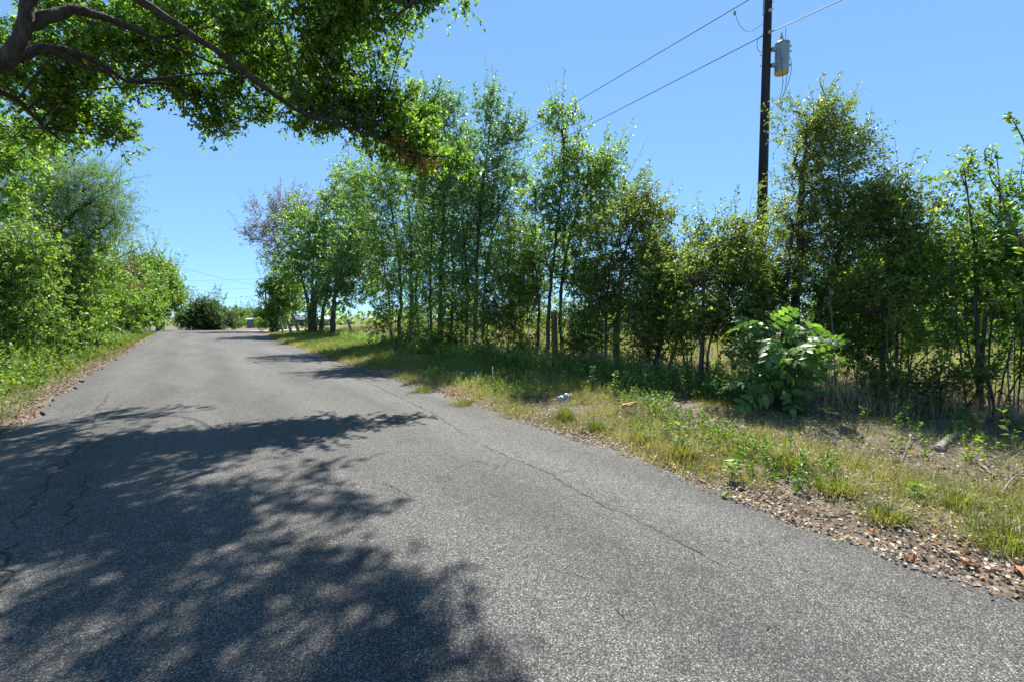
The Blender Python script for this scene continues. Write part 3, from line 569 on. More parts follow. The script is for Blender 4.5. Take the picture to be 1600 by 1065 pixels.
hedge('elm_tree', 'large tousled tree in front of the utility pole, tops swept to the right', 1255, 8.8,
      [(1245, 8.8, [(1242, 500, .09), (1250, 380, .07), (1255, 260, .04), (1280, 190, .015)], .12), (1262, 8.6, [(1275, 500, .06), (1310, 400, .04), (1330, 310, .02)], .08), (1228, 8.8, [(1226, 480, .05), (1240, 350, .02)], .06)],
      [(1258, 205, 8.8, 26, 36), (1240, 255, 8.8, 16, 40), (1285, 240, 8.8, 34, 36), (1265, 330, 8.8, 40, 30), (1295, 190, 8.8, 28, 28), (1275, 290, 8.8, 38, 42), (1312, 255, 8.8, 32, 24), (1310, 340, 8.8, 50, 40), (1262, 380, 8.8, 45, 45), (1245, 175, 8.8, 14, 14), (1335, 400, 8.6, 50, 40), (1275, 450, 8.5, 55, 42), (1222, 440, 8.6, 30, 36), (1320, 480, 8.5, 45, 36), (1355, 330, 8.6, 28, 26), (1235, 340, 8.7, 16, 26)],
      'leaf_olive', 38, 36000, depth=1.9, leaf=.054, width=.22, twig=.34, gap=.45, droop=.35, spread=.2, whips=40, wlen=9, shoots=[((1290, 180, 8.8), (1316, 112, 8.8), 130, .09), ((1300, 200, 8.8), (1338, 150, 8.8), 90, .06), ((1310, 230, 8.8), (1352, 196, 8.8), 110, .07), ((1290, 150, 8.8), (1288, 116, 8.8), 24, .05), ((1320, 215, 8.8), (1340, 180, 8.8), 60, .06)])
hedge('elm_tree', 'rounded small-leaved tree between the tousled tree and the sparse sapling', 1385, 7.5,
      [(1378, 7.5, [(1380, 520, .04), (1385, 420, .03), (1392, 330, .012)], .05), (1400, 7.3, [(1402, 520, .02), (1412, 430, .01)], .03)],
      [(1388, 318, 7.5, 36, 28), (1375, 370, 7.5, 42, 36), (1415, 345, 7.5, 26, 26), (1385, 430, 7.5, 50, 36), (1425, 390, 7.5, 26, 22), (1360, 490, 7.3, 40, 36)],
      'leaf_olive', 39, 12500, depth=1.8, leaf=.055, twig=.26, gap=.85, shoots=[((1390, 300, 7.5), (1388, 264, 7.5), 30, .06), ((1405, 320, 7.5), (1415, 278, 7.5), 50, .06), ((1425, 350, 7.5), (1452, 325, 7.5), 50, .05)])
hedge('sapling_tree', 'sparse tall sapling with open leafy sprays against the sky at the right edge', 1530, 6.4,
      [(1532, 6.4, [(1526, 500, .028), (1524, 410, .02), (1515, 330, .012), (1506, 262, .005)], .035), (1530, 6.4, [(1545, 420, .018), (1562, 330, .012), (1557, 235, .004)], .025), (1590, 6.2, [(1602, 420, .008), (1612, 320, .006)], .012)],
      [(1505, 322, 6.4, 34, 16), (1510, 285, 6.4, 22, 8), (1500, 268, 6.4, 9, 8), (1525, 360, 6.4, 22, 26), (1545, 312, 6.4, 22, 18), (1582, 290, 6.4, 26, 22), (1570, 330, 6.4, 24, 14), (1530, 400, 6.4, 26, 20), (1475, 335, 6.4, 14, 8), (1572, 400, 6.3, 40, 26)],
      'leaf_mid', 40, 5200, whips=12, wlen=6, leaf=.052, width=.3, twig=.2, per=7, tpc=5, gap=.3, limb_r=.010, spread=.3, shoots=[((1562, 300, 6.4), (1552, 226, 6.4), 26, .02), ((1603, 228, 6.2), (1574, 178, 6.2), 60, .03), ((1612, 320, 6.2), (1603, 228, 6.2), 70, .04), ((1540, 250, 6.4), (1515, 275, 6.4), 14, .02), ((1540, 252, 6.4), (1558, 240, 6.4), 8, .02), ((1578, 380, 6.3), (1580, 325, 6.3), 22, .02), ((1450, 365, 6.4), (1448, 318, 6.4), 22, .02), ((1460, 360, 6.4), (1468, 318, 6.4), 18, .02)])

# ---- thicket under and between the hedgerow trees
def shrub(label, px, Z, lobes, mat, seed, n, leaf=.055, name='hedge_shrub', group='shrubs filling the hedgerow', stems=5, **kw):
    r = np.random.default_rng(seed); tr = []
    for k in range(stems):
        l = lobes[k % len(lobes)]; dx = r.normal() * 8 * 9 / Z
        tr.append([(px + dx, gy(px, Z) + 6, Z, .016), ((px + l[0]) / 2 + dx, (gy(px, Z) + l[1]) / 2, Z, .012), (l[0] + r.normal() * l[3] * .3, l[1], l[2], .006)])
    kw.setdefault('gap', .5); kw.setdefault('twig', .26); kw.setdefault('limb_r', .010)
    return tree(name, label, gb(px, Z), tr, lobes, M[mat], M['bark'], seed, leaf=leaf, n=n, cat='shrub', group=group, **kw)
shrub('dense shady shrub filling the gap between the tousled tree and the right sapling', 1420, 7.6, [(1450, 430, 7.0, 40, 36), (1420, 470, 7.2, 55, 40), (1380, 540, 7.6, 50, 34), (1450, 530, 7.5, 45, 34), (1340, 560, 7.7, 40, 26)], 'leaf_bright', 51, 7000, gap=.6)
shrub('leafy shrub at the right edge under the sparse sapling', 1555, 6.4, [(1555, 440, 6.5, 50, 40), (1590, 500, 6.4, 50, 40), (1520, 530, 6.5, 45, 30), (1600, 570, 6.2, 45, 34), (1500, 460, 6.6, 34, 36), (1470, 520, 6.8, 34, 34), (1640, 450, 6.4, 50, 60)], 'leaf_bright', 52, 11000, leaf=.054, gap=.35)
shrub('leafy shrub just beyond the right edge, shading the bank', 1690, 5.6, [(1690, 430, 5.6, 70, 70), (1720, 540, 5.6, 80, 50)], 'leaf_mid', 167, 5000, leaf=.09, gap=.2)
shrub('low tangle of twigs and leaves behind the torn stump', 1470, 6.4, [(1470, 600, 6.4, 60, 22), (1540, 610, 6.2, 50, 22), (1400, 600, 6.7, 50, 22)], 'leaf_olive', 53, 3500, leaf=.05, gap=.8)
shrub('dark bush crowding behind the broad-leaved plant', 1240, 8.4, [(1240, 540, 8.4, 60, 40), (1180, 530, 8.5, 36, 40), (1300, 540, 8.3, 50, 40)], 'leaf_blue', 54, 5500)
shrub('thin bush under the slanting yellowing young tree', 1040, 10.2, [(1040, 545, 10.2, 45, 22), (1000, 530, 10.5, 36, 26)], 'leaf_olive', 55, 3600, gap=.8)
shrub('leafy bush at the foot of the brown fence post', 900, 12.8, [(905, 510, 12.8, 40, 36), (930, 540, 12.6, 40, 20), (890, 545, 12.6, 26, 18)], 'leaf_mid', 56, 6000, leaf=.065)
shrub('green bush between the twin-topped elm and the fence post', 800, 14.4, [(800, 500, 14.4, 40, 34), (820, 540, 14.2, 30, 18), (775, 480, 14.6, 30, 36)], 'leaf_olive', 57, 8000, leaf=.07)
shrub('dark low bush at the foot of the tallest elm', 700, 17.6, [(690, 535, 17.6, 40, 20), (720, 500, 17.8, 30, 30), (750, 540, 16, 30, 16)], 'leaf_mid', 58, 8000, leaf=.08)
shrub('low bush at the foot of the three-trunked elm', 625, 21, [(625, 535, 21, 34, 16), (660, 530, 20.5, 30, 18), (600, 500, 22, 20, 26)], 'leaf_mid', 59, 6000, leaf=.09)
shrub('dense bushy growth between the tousled tree and the shrubby tree by the pole', 1180, 8.9, [(1165, 520, 9, 34, 40), (1195, 400, 9.2, 26, 50), (1150, 560, 8.8, 30, 22)], 'leaf_olive', 60, 4500)

shrub('tall leafy vine-hung bush between the three-trunked and the tallest elm', 668, 20, [(665, 470, 20, 30, 40), (655, 420, 20.5, 24, 34), (715, 470, 18.5, 26, 36), (725, 400, 18, 20, 40)], 'leaf_bright', 161, 9000, .08, gap=.5)
shrub('tall yellowing bush with a few red leaves left of the brown fence post', 812, 14.5, [(805, 380, 14.8, 26, 30), (820, 440, 14.4, 28, 40), (790, 430, 14.8, 22, 36), (835, 470, 14.2, 20, 26)], 'leaf_olive', 162, 9000, .062, gap=.6)
shrub('bright green bush beneath the gap of sky, right of the spiky elm', 1075, 9.9, [(1070, 455, 10, 34, 22), (1050, 470, 10.2, 26, 26), (1085, 520, 9.8, 26, 26)], 'leaf_bright', 163, 5500, .05, gap=.7)
shrub('airy small-leaved bush between the fence post and the spiky elm', 930, 12.4, [(935, 470, 12.4, 32, 40), (915, 430, 12.8, 24, 34), (945, 520, 12.2, 26, 26)], 'leaf_blue', 164, 6500, .056, gap=.7)
shrub('feathery bush hiding the foot of the utility pole', 1200, 9.2, [(1195, 470, 9.2, 30, 30), (1180, 430, 9.4, 26, 26), (1205, 520, 9.0, 30, 30)], 'leaf_feather', 165, 4500, .06, gap=.7, width=.16)

# thin bare stems standing in the hedge, one thing each
r = np.random.default_rng(71)
SEG = [(600, 700, 'thin bare stem among the leftmost hedgerow elms'), (700, 830, 'thin bare stem between the tallest elm and the fence post'), (885, 1010, 'thin bare stem just right of the fence post'),
       (1010, 1130, 'thin bare stem left of the broad-leaved plant'), (1310, 1440, 'thin bare stem right of the broad-leaved plant'), (1440, 1600, 'thin bare stem near the right edge')]
for a, b, lab in SEG:
    for k in range(9):
        px = r.uniform(a, b); Z = r.uniform(8.3, 10.2) / (.574 + .819 * (px - 800) / F); base = gb(px, Z); h = r.uniform(.9, 2.4)
        mb = MB(); top = base + np.array((r.normal() * .22, r.normal() * .22, h)); rad = r.uniform(.007, .017)
        pts = spline([base - (0, 0, .08), base + (top - base) * .5 + r.normal(size=3) * .06, top], 4); mb.tube(pts, np.linspace(rad, rad * .35, len(pts)), 5)
        for q in range(3):
            p = pts[r.integers(3, len(pts) - 1)]; e = p + np.array((r.normal() * .25, r.normal() * .25, r.uniform(.15, .4)))
            mb.tube(spline([p, (p + e) / 2 + r.normal(size=3) * .03, e], 2), np.linspace(rad * .5, rad * .2, 5), 4)
        tag(mb.build('bare_stem', M['bark'] if r.random() < .7 else M['dead'], None, base), lab, 'stem', 'bare stems standing in the hedgerow').location = base

# ---- wood beyond the field on the right
WB = 'trees at the far side of the field'
for px, Z, ls, mat, lab, sd in [
    (1390, 24, [(1390, 440, 24, 34, 45), (1380, 495, 24, 34, 36)], 'leaf_mid', 'dark tree beyond the field, seen left of the yellow-topped one', 61),
    (1440, 26, [(1440, 440, 26, 36, 48), (1450, 500, 26, 34, 34), (1425, 405, 26, 20, 14)], 'leaf_bright', 'yellow-topped tree beyond the field on the right', 62),
    (1500, 25, [(1500, 420, 25, 42, 50), (1490, 490, 25, 40, 40)], 'leaf_mid', 'tall green tree beyond the field behind the sparse sapling', 63),
    (1570, 24, [(1565, 425, 24, 45, 48), (1570, 490, 24, 45, 42)], 'leaf_olive', 'olive tree beyond the field, nearest the right edge', 64),
    (1640, 25, [(1640, 420, 25, 45, 55), (1640, 490, 25, 45, 42)], 'leaf_mid', 'green tree beyond the field cut by the right edge', 65),
    (1330, 27, [(1330, 460, 27, 34, 36), (1320, 500, 27, 34, 28)], 'leaf_mid', 'dark tree beyond the field behind the tousled tree', 66)]:
    tree('field_tree', lab, gb(px, Z), [T(px, Z, [(px + 3, 480, .1), (ls[0][0], ls[0][1], .05)], .16)], ls, M[mat], M['bark'], sd, leaf=.17, n=9500, twig=.6, gap=.2, group=WB)

# ---- low scrub in the field behind the hedgerow
for k, (px, Z, hgt, wd_, lab) in enumerate([(640, 52, 20, 45, 'low scrub in the field behind the three-trunked elm'), (715, 46, 22, 50, 'low scrub in the field behind the tallest elm'), (830, 44, 18, 40, 'low scrub in the field left of the fence post'),
                                      (905, 40, 26, 50, 'low scrub in the field right of the fence post'), (990, 36, 28, 55, 'low scrub in the field behind the spiky olive elm'), (1075, 34, 30, 50, 'low scrub in the field behind the slanting young tree'),
                                      (1160, 32, 34, 60, 'low scrub in the field behind the utility pole'), (1250, 30, 38, 55, 'low scrub in the field behind the tousled tree')]):
    g_ = gy(px, Z); shrub(lab, px, Z, [(px, g_ - hgt * .75, Z, wd_, hgt), (px + wd_ * .6, g_ - hgt * .5, Z, wd_ * .6, hgt * .7)], ['leaf_olive', 'leaf_mid', 'leaf_blue'][k % 3], 260 + k, 2600, .17, name='field_shrub', group='scrub in the field', twig=.5, gap=.2, whips=8, stems=3)

# ---- left side of the road
LG = 'trees and shrubs along the left side'
tree('mesquite_tree', 'feathery pale green mesquite on the left, sweeping towards the road', gb(70, 18), [T(60, 18, [(70, 440, .14), (90, 360, .10), (150, 310, .03)], .2), T(75, 18.2, [(90, 420, .10), (60, 330, .05), (60, 270, .02)], .14), T(90, 18.2, [(120, 400, .07), (180, 340, .02)], .1)],
     [(80, 300, 18, 70, 45), (130, 300, 18, 55, 40), (170, 320, 18.5, 38, 34), (50, 270, 17.5, 50, 34), (110, 350, 18, 60, 36), (180, 290, 18.5, 26, 15), (40, 340, 17, 50, 40), (150, 350, 18.5, 40, 30), (95, 262, 18, 45, 20)],
     M['leaf_feather'], M['bark'], 81, leaf=.10, width=.085, n=50000, twig=.75, limb_r=.03, out=1.0, up=.15, droop=.1, per=20, tpc=7, gap=.2, spread=.26, group=LG,
     shoots=[((185, 300, 18.5), (222, 310, 18.5), 90, .2), ((190, 330, 18.5), (215, 345, 18.5), 80, .2), ((180, 285, 18.5), (205, 282, 18.5), 80, .2)])
def left(label, px, Z, lobes, mat, seed, n, leaf, **kw):
    return shrub(label, px, Z, lobes, mat, seed, n, leaf, name='vine_covered_shrub', group=LG, **kw)
left('vine-covered bush at the left edge, speckled with light leaves', 20, 13.4, [(15, 420, 13.4, 55, 60), (40, 480, 13.4, 50, 40), (-30, 450, 13, 50, 80), (60, 400, 14, 40, 45), (0, 370, 13.5, 45, 40), (50, 515, 13.2, 50, 24), (0, 520, 12.8, 40, 26)], 'leaf_mid', 82, 28000, .07, gap=.3)
left('dark green bush under the feathery mesquite', 105, 17, [(105, 420, 17, 45, 50), (130, 470, 17.5, 40, 36), (90, 480, 16.5, 45, 34), (150, 410, 18.5, 30, 40), (110, 510, 16.5, 45, 18), (60, 450, 16, 40, 50)], 'leaf_mid', 83, 24000, .085, gap=.3, twig=.35)
left('yellow-green bush in front of the dead snag', 150, 22, [(150, 470, 22, 32, 34), (175, 480, 23, 26, 28), (125, 490, 20, 34, 26)], 'leaf_bright', 84, 15000, .11, gap=.3, twig=.4)
left('grey-brown twiggy bush at the foot of the dead snag', 182, 30, [(180, 440, 30, 20, 26), (195, 450, 30, 16, 26)], 'leaf_purple', 85, 3500, .10, gap=.5, twig=.5)
left('green hedge bush between the dead snag and the last tree on the left', 208, 36, [(208, 465, 36, 20, 34), (222, 450, 38, 20, 36), (225, 490, 37, 18, 22), (212, 425, 38, 18, 18), (205, 500, 35, 18, 12)], 'leaf_mid', 86, 14000, .16, gap=.25, twig=.55)
left('bright bush below the last tree on the left', 232, 46, [(232, 480, 46, 15, 26), (238, 460, 47, 15, 30), (232, 425, 47, 15, 18), (238, 500, 46, 12, 10)], 'leaf_bright', 87, 10000, .18, gap=.25, twig=.6)
tree('roadside_oak', 'last tree on the left, its crown bulging over the road edge', gb(246, 58), [T(246, 58, [(246, 480, .2), (252, 450, .12)], .26)],
     [(250, 445, 58, 22, 28), (266, 462, 57, 18, 22), (240, 425, 58, 18, 22), (275, 470, 56, 12, 14), (248, 485, 57, 9, 24), (262, 445, 57, 15, 15)],
     M['leaf_mid'], M['bark'], 88, leaf=.25, n=17000, twig=.8, limb_r=.06, gap=.2, group=LG)
left('deep back bush at the left edge behind the vine-covered one', 0, 17, [(-20, 430, 17, 70, 60), (40, 440, 18, 50, 60), (0, 500, 16.5, 60, 30)], 'leaf_mid', 181, 7000, .15, gap=.1, twig=.5)
left('deep back bush behind the dark green bush on the left', 110, 25, [(110, 430, 25, 45, 50), (150, 450, 27, 35, 44), (90, 490, 24, 50, 24)], 'leaf_mid', 182, 7000, .2, gap=.1, twig=.6)
left('deep back bush behind the snag on the left', 185, 42, [(185, 460, 42, 30, 34), (210, 465, 46, 20, 34), (165, 490, 38, 30, 18)], 'leaf_mid', 183, 6000, .28, gap=.1, twig=.8)
# dead snag
sb = gb(182, 31); sn = MB(); rr_ = np.random.default_rng(9)
tp = spline([sb - (0, 0, .2), W(181, 450, 31), W(179, 400, 31), W(180, 350, 31)], 6); sn.tube(tp, np.linspace(.17, .03, len(tp)), 7)
root = empty('dead_snag', sb, 'grey leafless snag standing above the left hedge', 'dead tree')
sn.build('trunk', M['dead'], root, sb, True); sn = MB()
for (a, b) in [((180, 405), (222, 378)), ((180, 398), (152, 380)), ((179, 390), (165, 350)), ((180, 415), (150, 400)), ((180, 420), (235, 398)), ((180, 375), (195, 360)), ((181, 430), (205, 385)), ((180, 385), (168, 368)), ((181, 425), (240, 405))]:
    p = spline([W(*a, 31), (W(*a, 31) + W(*b, 31)) / 2 + rr_.normal(size=3) * .15, W(*b, 31) + np.array((0, 0, 0)) + rr_.normal(size=3) * .2], 4); sn.tube(p, np.linspace(.065, .016, len(p)), 5)
    for k in range(7):
        q = p[rr_.integers(2, len(p))]; e = q + rr_.normal(size=3) * np.array((.35, .35, .3)); sn.tube([q, (q + e) / 2 + rr_.normal(size=3) * .04, e], [.012, .009, .005], 4)
sn.build('branches', M['dead'], root, sb, True)

# ---- far trees
FG = 'trees beyond the junction'
for px, Z, ls, mat, lab, sd, n, lf in [
    (322, 64, [(320, 492, 64, 26, 20), (338, 498, 63, 20, 16), (300, 498, 63, 14, 17), (325, 482, 64, 17, 10), (350, 503, 62, 12, 10), (312, 508, 62, 20, 9), (335, 510, 62, 18, 8)], 'leaf_dark', 'big round dark bush standing at the far side of the road junction', 91, 20000, .2),
    (372, 105, [(370, 498, 105, 12, 9), (378, 492, 105, 8, 7), (362, 494, 105, 7, 7)], 'leaf_blue', 'pale open tree right of the big round bush', 92, 4200, .25),
    (400, 112, [(398, 492, 112, 9, 8), (405, 498, 112, 9, 9)], 'leaf_blue', 'pale open tree left of the far utility pole', 93, 4200, .25),
    (388, 90, [(382, 508, 90, 10, 7), (402, 507, 90, 12, 8), (415, 505, 90, 10, 9)], 'leaf_bright', 'low green bushes behind the little grey shed', 94, 5000, .2),
    (285, 120, [(282, 500, 120, 9, 9), (290, 497, 120, 9, 10)], 'leaf_mid', 'dark tree peeping out left of the big round bush', 95, 3500, .28)]:
    tree('far_tree', lab, gb(px, Z), [T(px, Z, [(px, 505, .16), (ls[0][0], ls[0][1], .1)], .25)], ls, M[mat], M['bark'], sd, leaf=lf, n=n, twig=.9, limb_r=.07, gap=.25, twig_r=.012, group=FG)
fo = Foliage(96); r = np.random.default_rng(96)            # the wooded skyline all round
for k in range(120):
    th = r.uniform(-1.5, 2.0); R = r.uniform(230, 300); c = np.array((R * math.sin(th), R * math.cos(th), 0)); c[2] = float(G(c[0], c[1])) + r.uniform(2.0, 4.2)
    if abs(c[0] - np.interp(c[1], RV, RU)) < 8 and c[1] > 0: continue
    fo.lobe(c, (r.uniform(8, 14), 5, r.uniform(3, 5.6)), 240, 1.7, .42, 1.2, 8, 5, .2, .6, .5, .8)
stuff(fo.crown('distant_wood', M['leaf_mid'], None, (0, 0, 0)), 'low wooded skyline far beyond the fields', 'wood')

# ================================================================ GROUND COVER
def blades(name, P, h, az, lean, wd, tone, mat, base=None):
    n = len(P); d = np.stack((np.cos(az), np.sin(az), 0 * az), 1); s = np.stack((-np.sin(az), np.cos(az), 0 * az), 1)
    h = h[:, None]; lean = lean[:, None]; wd = np.broadcast_to(wd, (n,))[:, None]; up = np.array((0, 0, 1.))
    m = P + up * h * .55 * (1 - .25 * lean) + d * h * lean * .28
    t = P + up * h * (1 - .45 * lean) + d * h * lean * .85
    v = np.stack((P - s * wd, P + s * wd, m + s * wd * .75, m - s * wd * .75, t), 1).reshape(-1, 3)
    i = np.arange(n)[:, None] * 5
    f = np.concatenate((i + np.array((0, 1, 2, 3)), i + np.array((3, 2, 4))), 1)
    me = npmesh(name, v - (0 if base is None else np.asarray(base)), f.ravel(), np.tile((4, 3), n), np.repeat(np.clip(tone, 0, 1), 2))
    return obj(name, me, mat, None, base)
def fine_blades(name, P, h, az, lean, wd, tone, mat):
    n = len(P); d = np.stack((np.cos(az), np.sin(az), 0 * az), 1); s = np.stack((-np.sin(az), np.cos(az), 0 * az), 1)
    w_ = np.broadcast_to(wd, (n,))[:, None] * 1.15; h = h[:, None]; lean = lean[:, None]
    t = P + np.array((0, 0, 1.)) * h * (1 - .45 * lean) + d * h * lean * .85
    v = np.stack((P - s * w_, P + s * w_, t), 1).reshape(-1, 3)
    return obj(name, npmesh(name, v, np.arange(3 * n), np.full(n, 3), np.clip(tone, 0, 1)), mat)
def clumps(C, k, rad, hm, r, tone0, lean=.7, wd=.0028):
    n = len(C); ci = np.repeat(np.arange(n), k); m = n * k
    off = r.normal(size=(m, 2)) * np.broadcast_to(rad, (n,))[ci][:, None]
    u = C[ci, 0] + off[:, 0]; v = C[ci, 1] + off[:, 1]
    P = np.stack((u, v, G(u, v) - .01), 1)
    az = np.arctan2(off[:, 1], off[:, 0]) + r.normal(size=m) * .7
    h = np.broadcast_to(hm, (n,))[ci] * (.45 + .8 * r.random(m))
    ln = np.clip(lean * (.35 + .9 * r.random(m)), 0, 1.25)
    dist = np.hypot(u, v); w_ = wd * (.7 + .6 * r.random(m)) * np.clip(dist / 9, 1, 5)
    return P, h, az, ln, w_, np.broadcast_to(tone0, (n,))[ci] + r.normal(size=m) * .17
def patch(u, v, k=0): return np.sin(u * 1.3 + k) * np.sin(v * 1.1 - k) + .7 * np.sin(u * 2.9 - v * 1.7 + k) + .5 * np.sin(v * 3.7 + u * .8 + 2 * k)
r = np.random.default_rng(101)
# verge on the right: patchy, yellowing, thinner in the leaf litter by the asphalt
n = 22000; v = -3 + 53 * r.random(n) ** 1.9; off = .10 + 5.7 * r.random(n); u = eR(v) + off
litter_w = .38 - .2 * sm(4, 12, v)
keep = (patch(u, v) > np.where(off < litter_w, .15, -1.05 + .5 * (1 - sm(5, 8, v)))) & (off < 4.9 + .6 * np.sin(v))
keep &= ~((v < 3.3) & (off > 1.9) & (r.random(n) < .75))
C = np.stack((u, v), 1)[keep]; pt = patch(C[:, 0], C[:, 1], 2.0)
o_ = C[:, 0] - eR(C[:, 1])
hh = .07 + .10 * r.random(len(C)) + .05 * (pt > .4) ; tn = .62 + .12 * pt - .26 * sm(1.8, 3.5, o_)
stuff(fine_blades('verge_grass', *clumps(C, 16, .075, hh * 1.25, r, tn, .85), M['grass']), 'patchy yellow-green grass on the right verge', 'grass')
n = 9000; v = -2.5 + 10.5 * r.random(n) ** 1.2; off = .2 + 3.2 * r.random(n); u = eR(v) + off
k_ = (patch(u, v, 7) > np.where(off < .35, .35, -.2)) & ~((v < 3.3) & (off > 1.9) & (r.random(n) < .75)); C = np.stack((u, v), 1)[k_]
stuff(fine_blades('short_verge_grass', *clumps(C, 16, .07, .06 + .09 * r.random(len(C)), r, .74 + .12 * patch(C[:, 0], C[:, 1], 4), 1.0, .0022), M['grass']), 'short matted yellowing grass nearest the camera on the right verge', 'grass')
# verge on the left
n = 7000; v = 2 + 60 * r.random(n) ** 1.6; off = .25 + 3.0 * r.random(n); u = eL(v) - off
C = np.stack((u, v), 1)[patch(u, v, 1) > -.6]
stuff(fine_blades('left_verge_grass', *clumps(C, 9, .07, .12 + .16 * r.random(len(C)), r, .42 + 0 * C[:, 0], .7), M['grass']), 'green grass between the weeds on the left verge', 'grass')
# dry meadow behind the hedgerow
n = 5200; v = -6 + 44 * r.random(n); u = 9.6 + 22 * r.random(n) ** 1.3
C = np.stack((u, v), 1)
stuff(fine_blades('meadow_grass', *clumps(C, 10, .16, .22 + .3 * r.random(n), r, .66 + 0 * u, .6, .004), M['grass']), 'pale dry meadow grass behind the hedgerow', 'grass')
n = 3400; v = 26 + 26 * r.random(n); u = eR(v) + .4 + 9 * r.random(n)
C = np.stack((u, v), 1)
stuff(fine_blades('bank_grass', *clumps(C, 12, .14, .12 + .16 * r.random(n), r, .62 + .12 * patch(u * .5, v * .5), .7, .003), M['grass']), 'sunny dry grass on the bank near the junction', 'grass')

n = 1900; v = -3 + 33 * r.random(n) ** 1.1; u = eR(v) + 4.2 + 2.2 * r.random(n); C = np.stack((u, v), 1)
sq = ground_px(1522, 692); k_ = np.hypot(u - sq[0], v - sq[1]) > .9; C, u, v = C[k_], u[k_], v[k_]; n = len(u)
stuff(fine_blades('dry_brush', *clumps(C, 18, .16, .35 + .5 * r.random(n), r, .88 + 0 * u, .55, .003), M['straw']), 'dry brown stalks tangled under the hedgerow', 'brush')
def carpet(name, u, v, h, leaf, per, mat, seed, label, tone=0.0, stems=True, width=.3):
    f = Foliage(seed); rr = f.rng; n = len(u); P = np.stack((u, v, G(u, v)), 1)
    td = nrm(np.array((0, 0, 1.)) + rr.normal(size=(n, 3)) * .28)
    f.on_twigs(P, td, h, per, leaf, width, .1, tone + .12 * patch(u, v, 3) + rr.normal(size=n) * .06, t0=.15)
    f.tw.append(np.stack((P, P + td * h[:, None]), 1))
    o = f.crown(name, mat, None, (0, 0, 0)); stuff(o, label, 'weeds')
    mb = MB(); twig_geo(mb, f.tw[0], .0028); mb.build('stems', M['straw'], o)
    return o
# weeds on the left: low by the asphalt, waist-high by the shrubs
n = 6300; v = 3 + 56 * r.random(n) ** 1.6; off = .55 + 3.6 * r.random(n) ** .8; u = eL(v) - off
h = (.20 + .85 * sm(.5, 3.0, off)) * (.55 + .6 * r.random(n))
carpet('left_verge_weeds', u, v, h, .085, 14, M['weed'], 111, 'lush light green weeds along the left verge', .06)
n = 900; v = 5.5 + 4.5 * r.random(n); off = .45 + 1.6 * r.random(n); u = eL(v) - off
carpet('corner_weeds', u, v, .25 + .45 * r.random(n), .07, 14, M['leaf_mid'], 112, 'darker shaded weeds at the lower left corner of the verge', -.1)
# weeds on the right: sunny band and the shaded strip under the trees
n = 9000; v = -2 + 36 * r.random(n) ** 1.5; off = .5 + 3.6 * r.random(n); u = eR(v) + off
k_ = patch(u, v, 5) > np.where(off < .75, .9, -.5 + .6 * (1 - sm(4.5, 7.5, v))) ; k_ &= ~((v < 3.6) & (off > 1.7) & (r.random(n) < .85)); u, v, off = u[k_], v[k_], off[k_]
carpet('verge_weeds', u, v, .06 + .2 * r.random(len(u)), .042, 12, M['weed'], 113, 'low yellow-green broadleaf weeds on the sunny right verge', .02)
n = 5200; v = -2 + 32 * r.random(n) ** 1.2; u = eR(v) + 3.0 + 2.6 * r.random(n); k_ = (v > 3.8) | (r.random(n) < .10); u, v = u[k_], v[k_]; n = len(u)
carpet('undergrowth', u, v, .12 + .4 * r.random(n), .075, 11, M['leaf_mid'], 114, 'shaded green undergrowth beneath the hedgerow', -.02)
# leaf litter
def litter(name, u, v, size, mat, seed, label, tone=0.0):
    rr = np.random.default_rng(seed); n = len(u)
    P = np.stack((u, v, np.where((u > np.interp(v, rv, LE)) & (u < np.interp(v, rv, RE)), zroad(u, v) + .002, G(u, v)) + .006 + .045 * rr.random(n) ** 2), 1); a = rr.random(n) * 6.283
    D = np.stack((np.cos(a), np.sin(a), rr.normal(size=n) * .22), 1)
    vv = leaf_geo(P, D, size * (.5 + .9 * rr.random(n)), .26 + .12 * rr.random(n), rr, .16, .06)
    return stuff(obj(name, leaf_mesh(name, vv, np.clip(.45 + tone + rr.normal(0, .25, n), 0, 1), (0, 0, 0)), mat), label, 'leaf litter')
n = 36000; v = -3 + 26 * r.random(n) ** 1.8; off = np.abs(r.normal(size=n)) * 1.9 + .03 - .12 * r.random(n); u = eR(v) + off; k_ = (off < 5.5)
litter('leaf_litter', u[k_], v[k_], .032, M['litter'], 121, 'dry tan leaf litter strewn along the right verge', .12)
n = 17000; v = -1.5 + 16 * r.random(n) ** 1.7; u = eR(v) - .07 + np.abs(r.normal(size=n)) * .5; k_ = patch(u * 1.5, v * 1.5, 9) + .5 * r.normal(size=n) > .35; u, v = u[k_], v[k_]
litter('edge_leaf_litter', u, v, .032, M['litter'], 124, 'thick pale leaf litter banked against the right edge of the asphalt', .1)
n = 7000; v = 2 + 30 * r.random(n) ** 1.5; u = eL(v) - .05 - np.abs(r.normal(size=n)) * .4
litter('left_leaf_litter', u, v, .045, M['litter'], 122, 'brown leaf litter and grit along the left road edge', -.1)
n = 3500; u = 5.2 + 4.0 * r.random(n); v = -4 + 7.5 * r.random(n)
rr = np.random.default_rng(123); P = np.stack((u, v, G(u, v) + .012), 1); a = rr.random(n) * 6.283; D = np.stack((np.cos(a), np.sin(a), .10 + .12 * rr.random(n)), 1)
mb = MB(); twig_geo(mb, np.stack((P, P + D * (.08 + .35 * rr.random(n))[:, None]), 1), .0032); stuff(mb.build('brushwood', M['dead']), 'grey twigs and dead stalks littering the bank below the hedge', 'twigs')
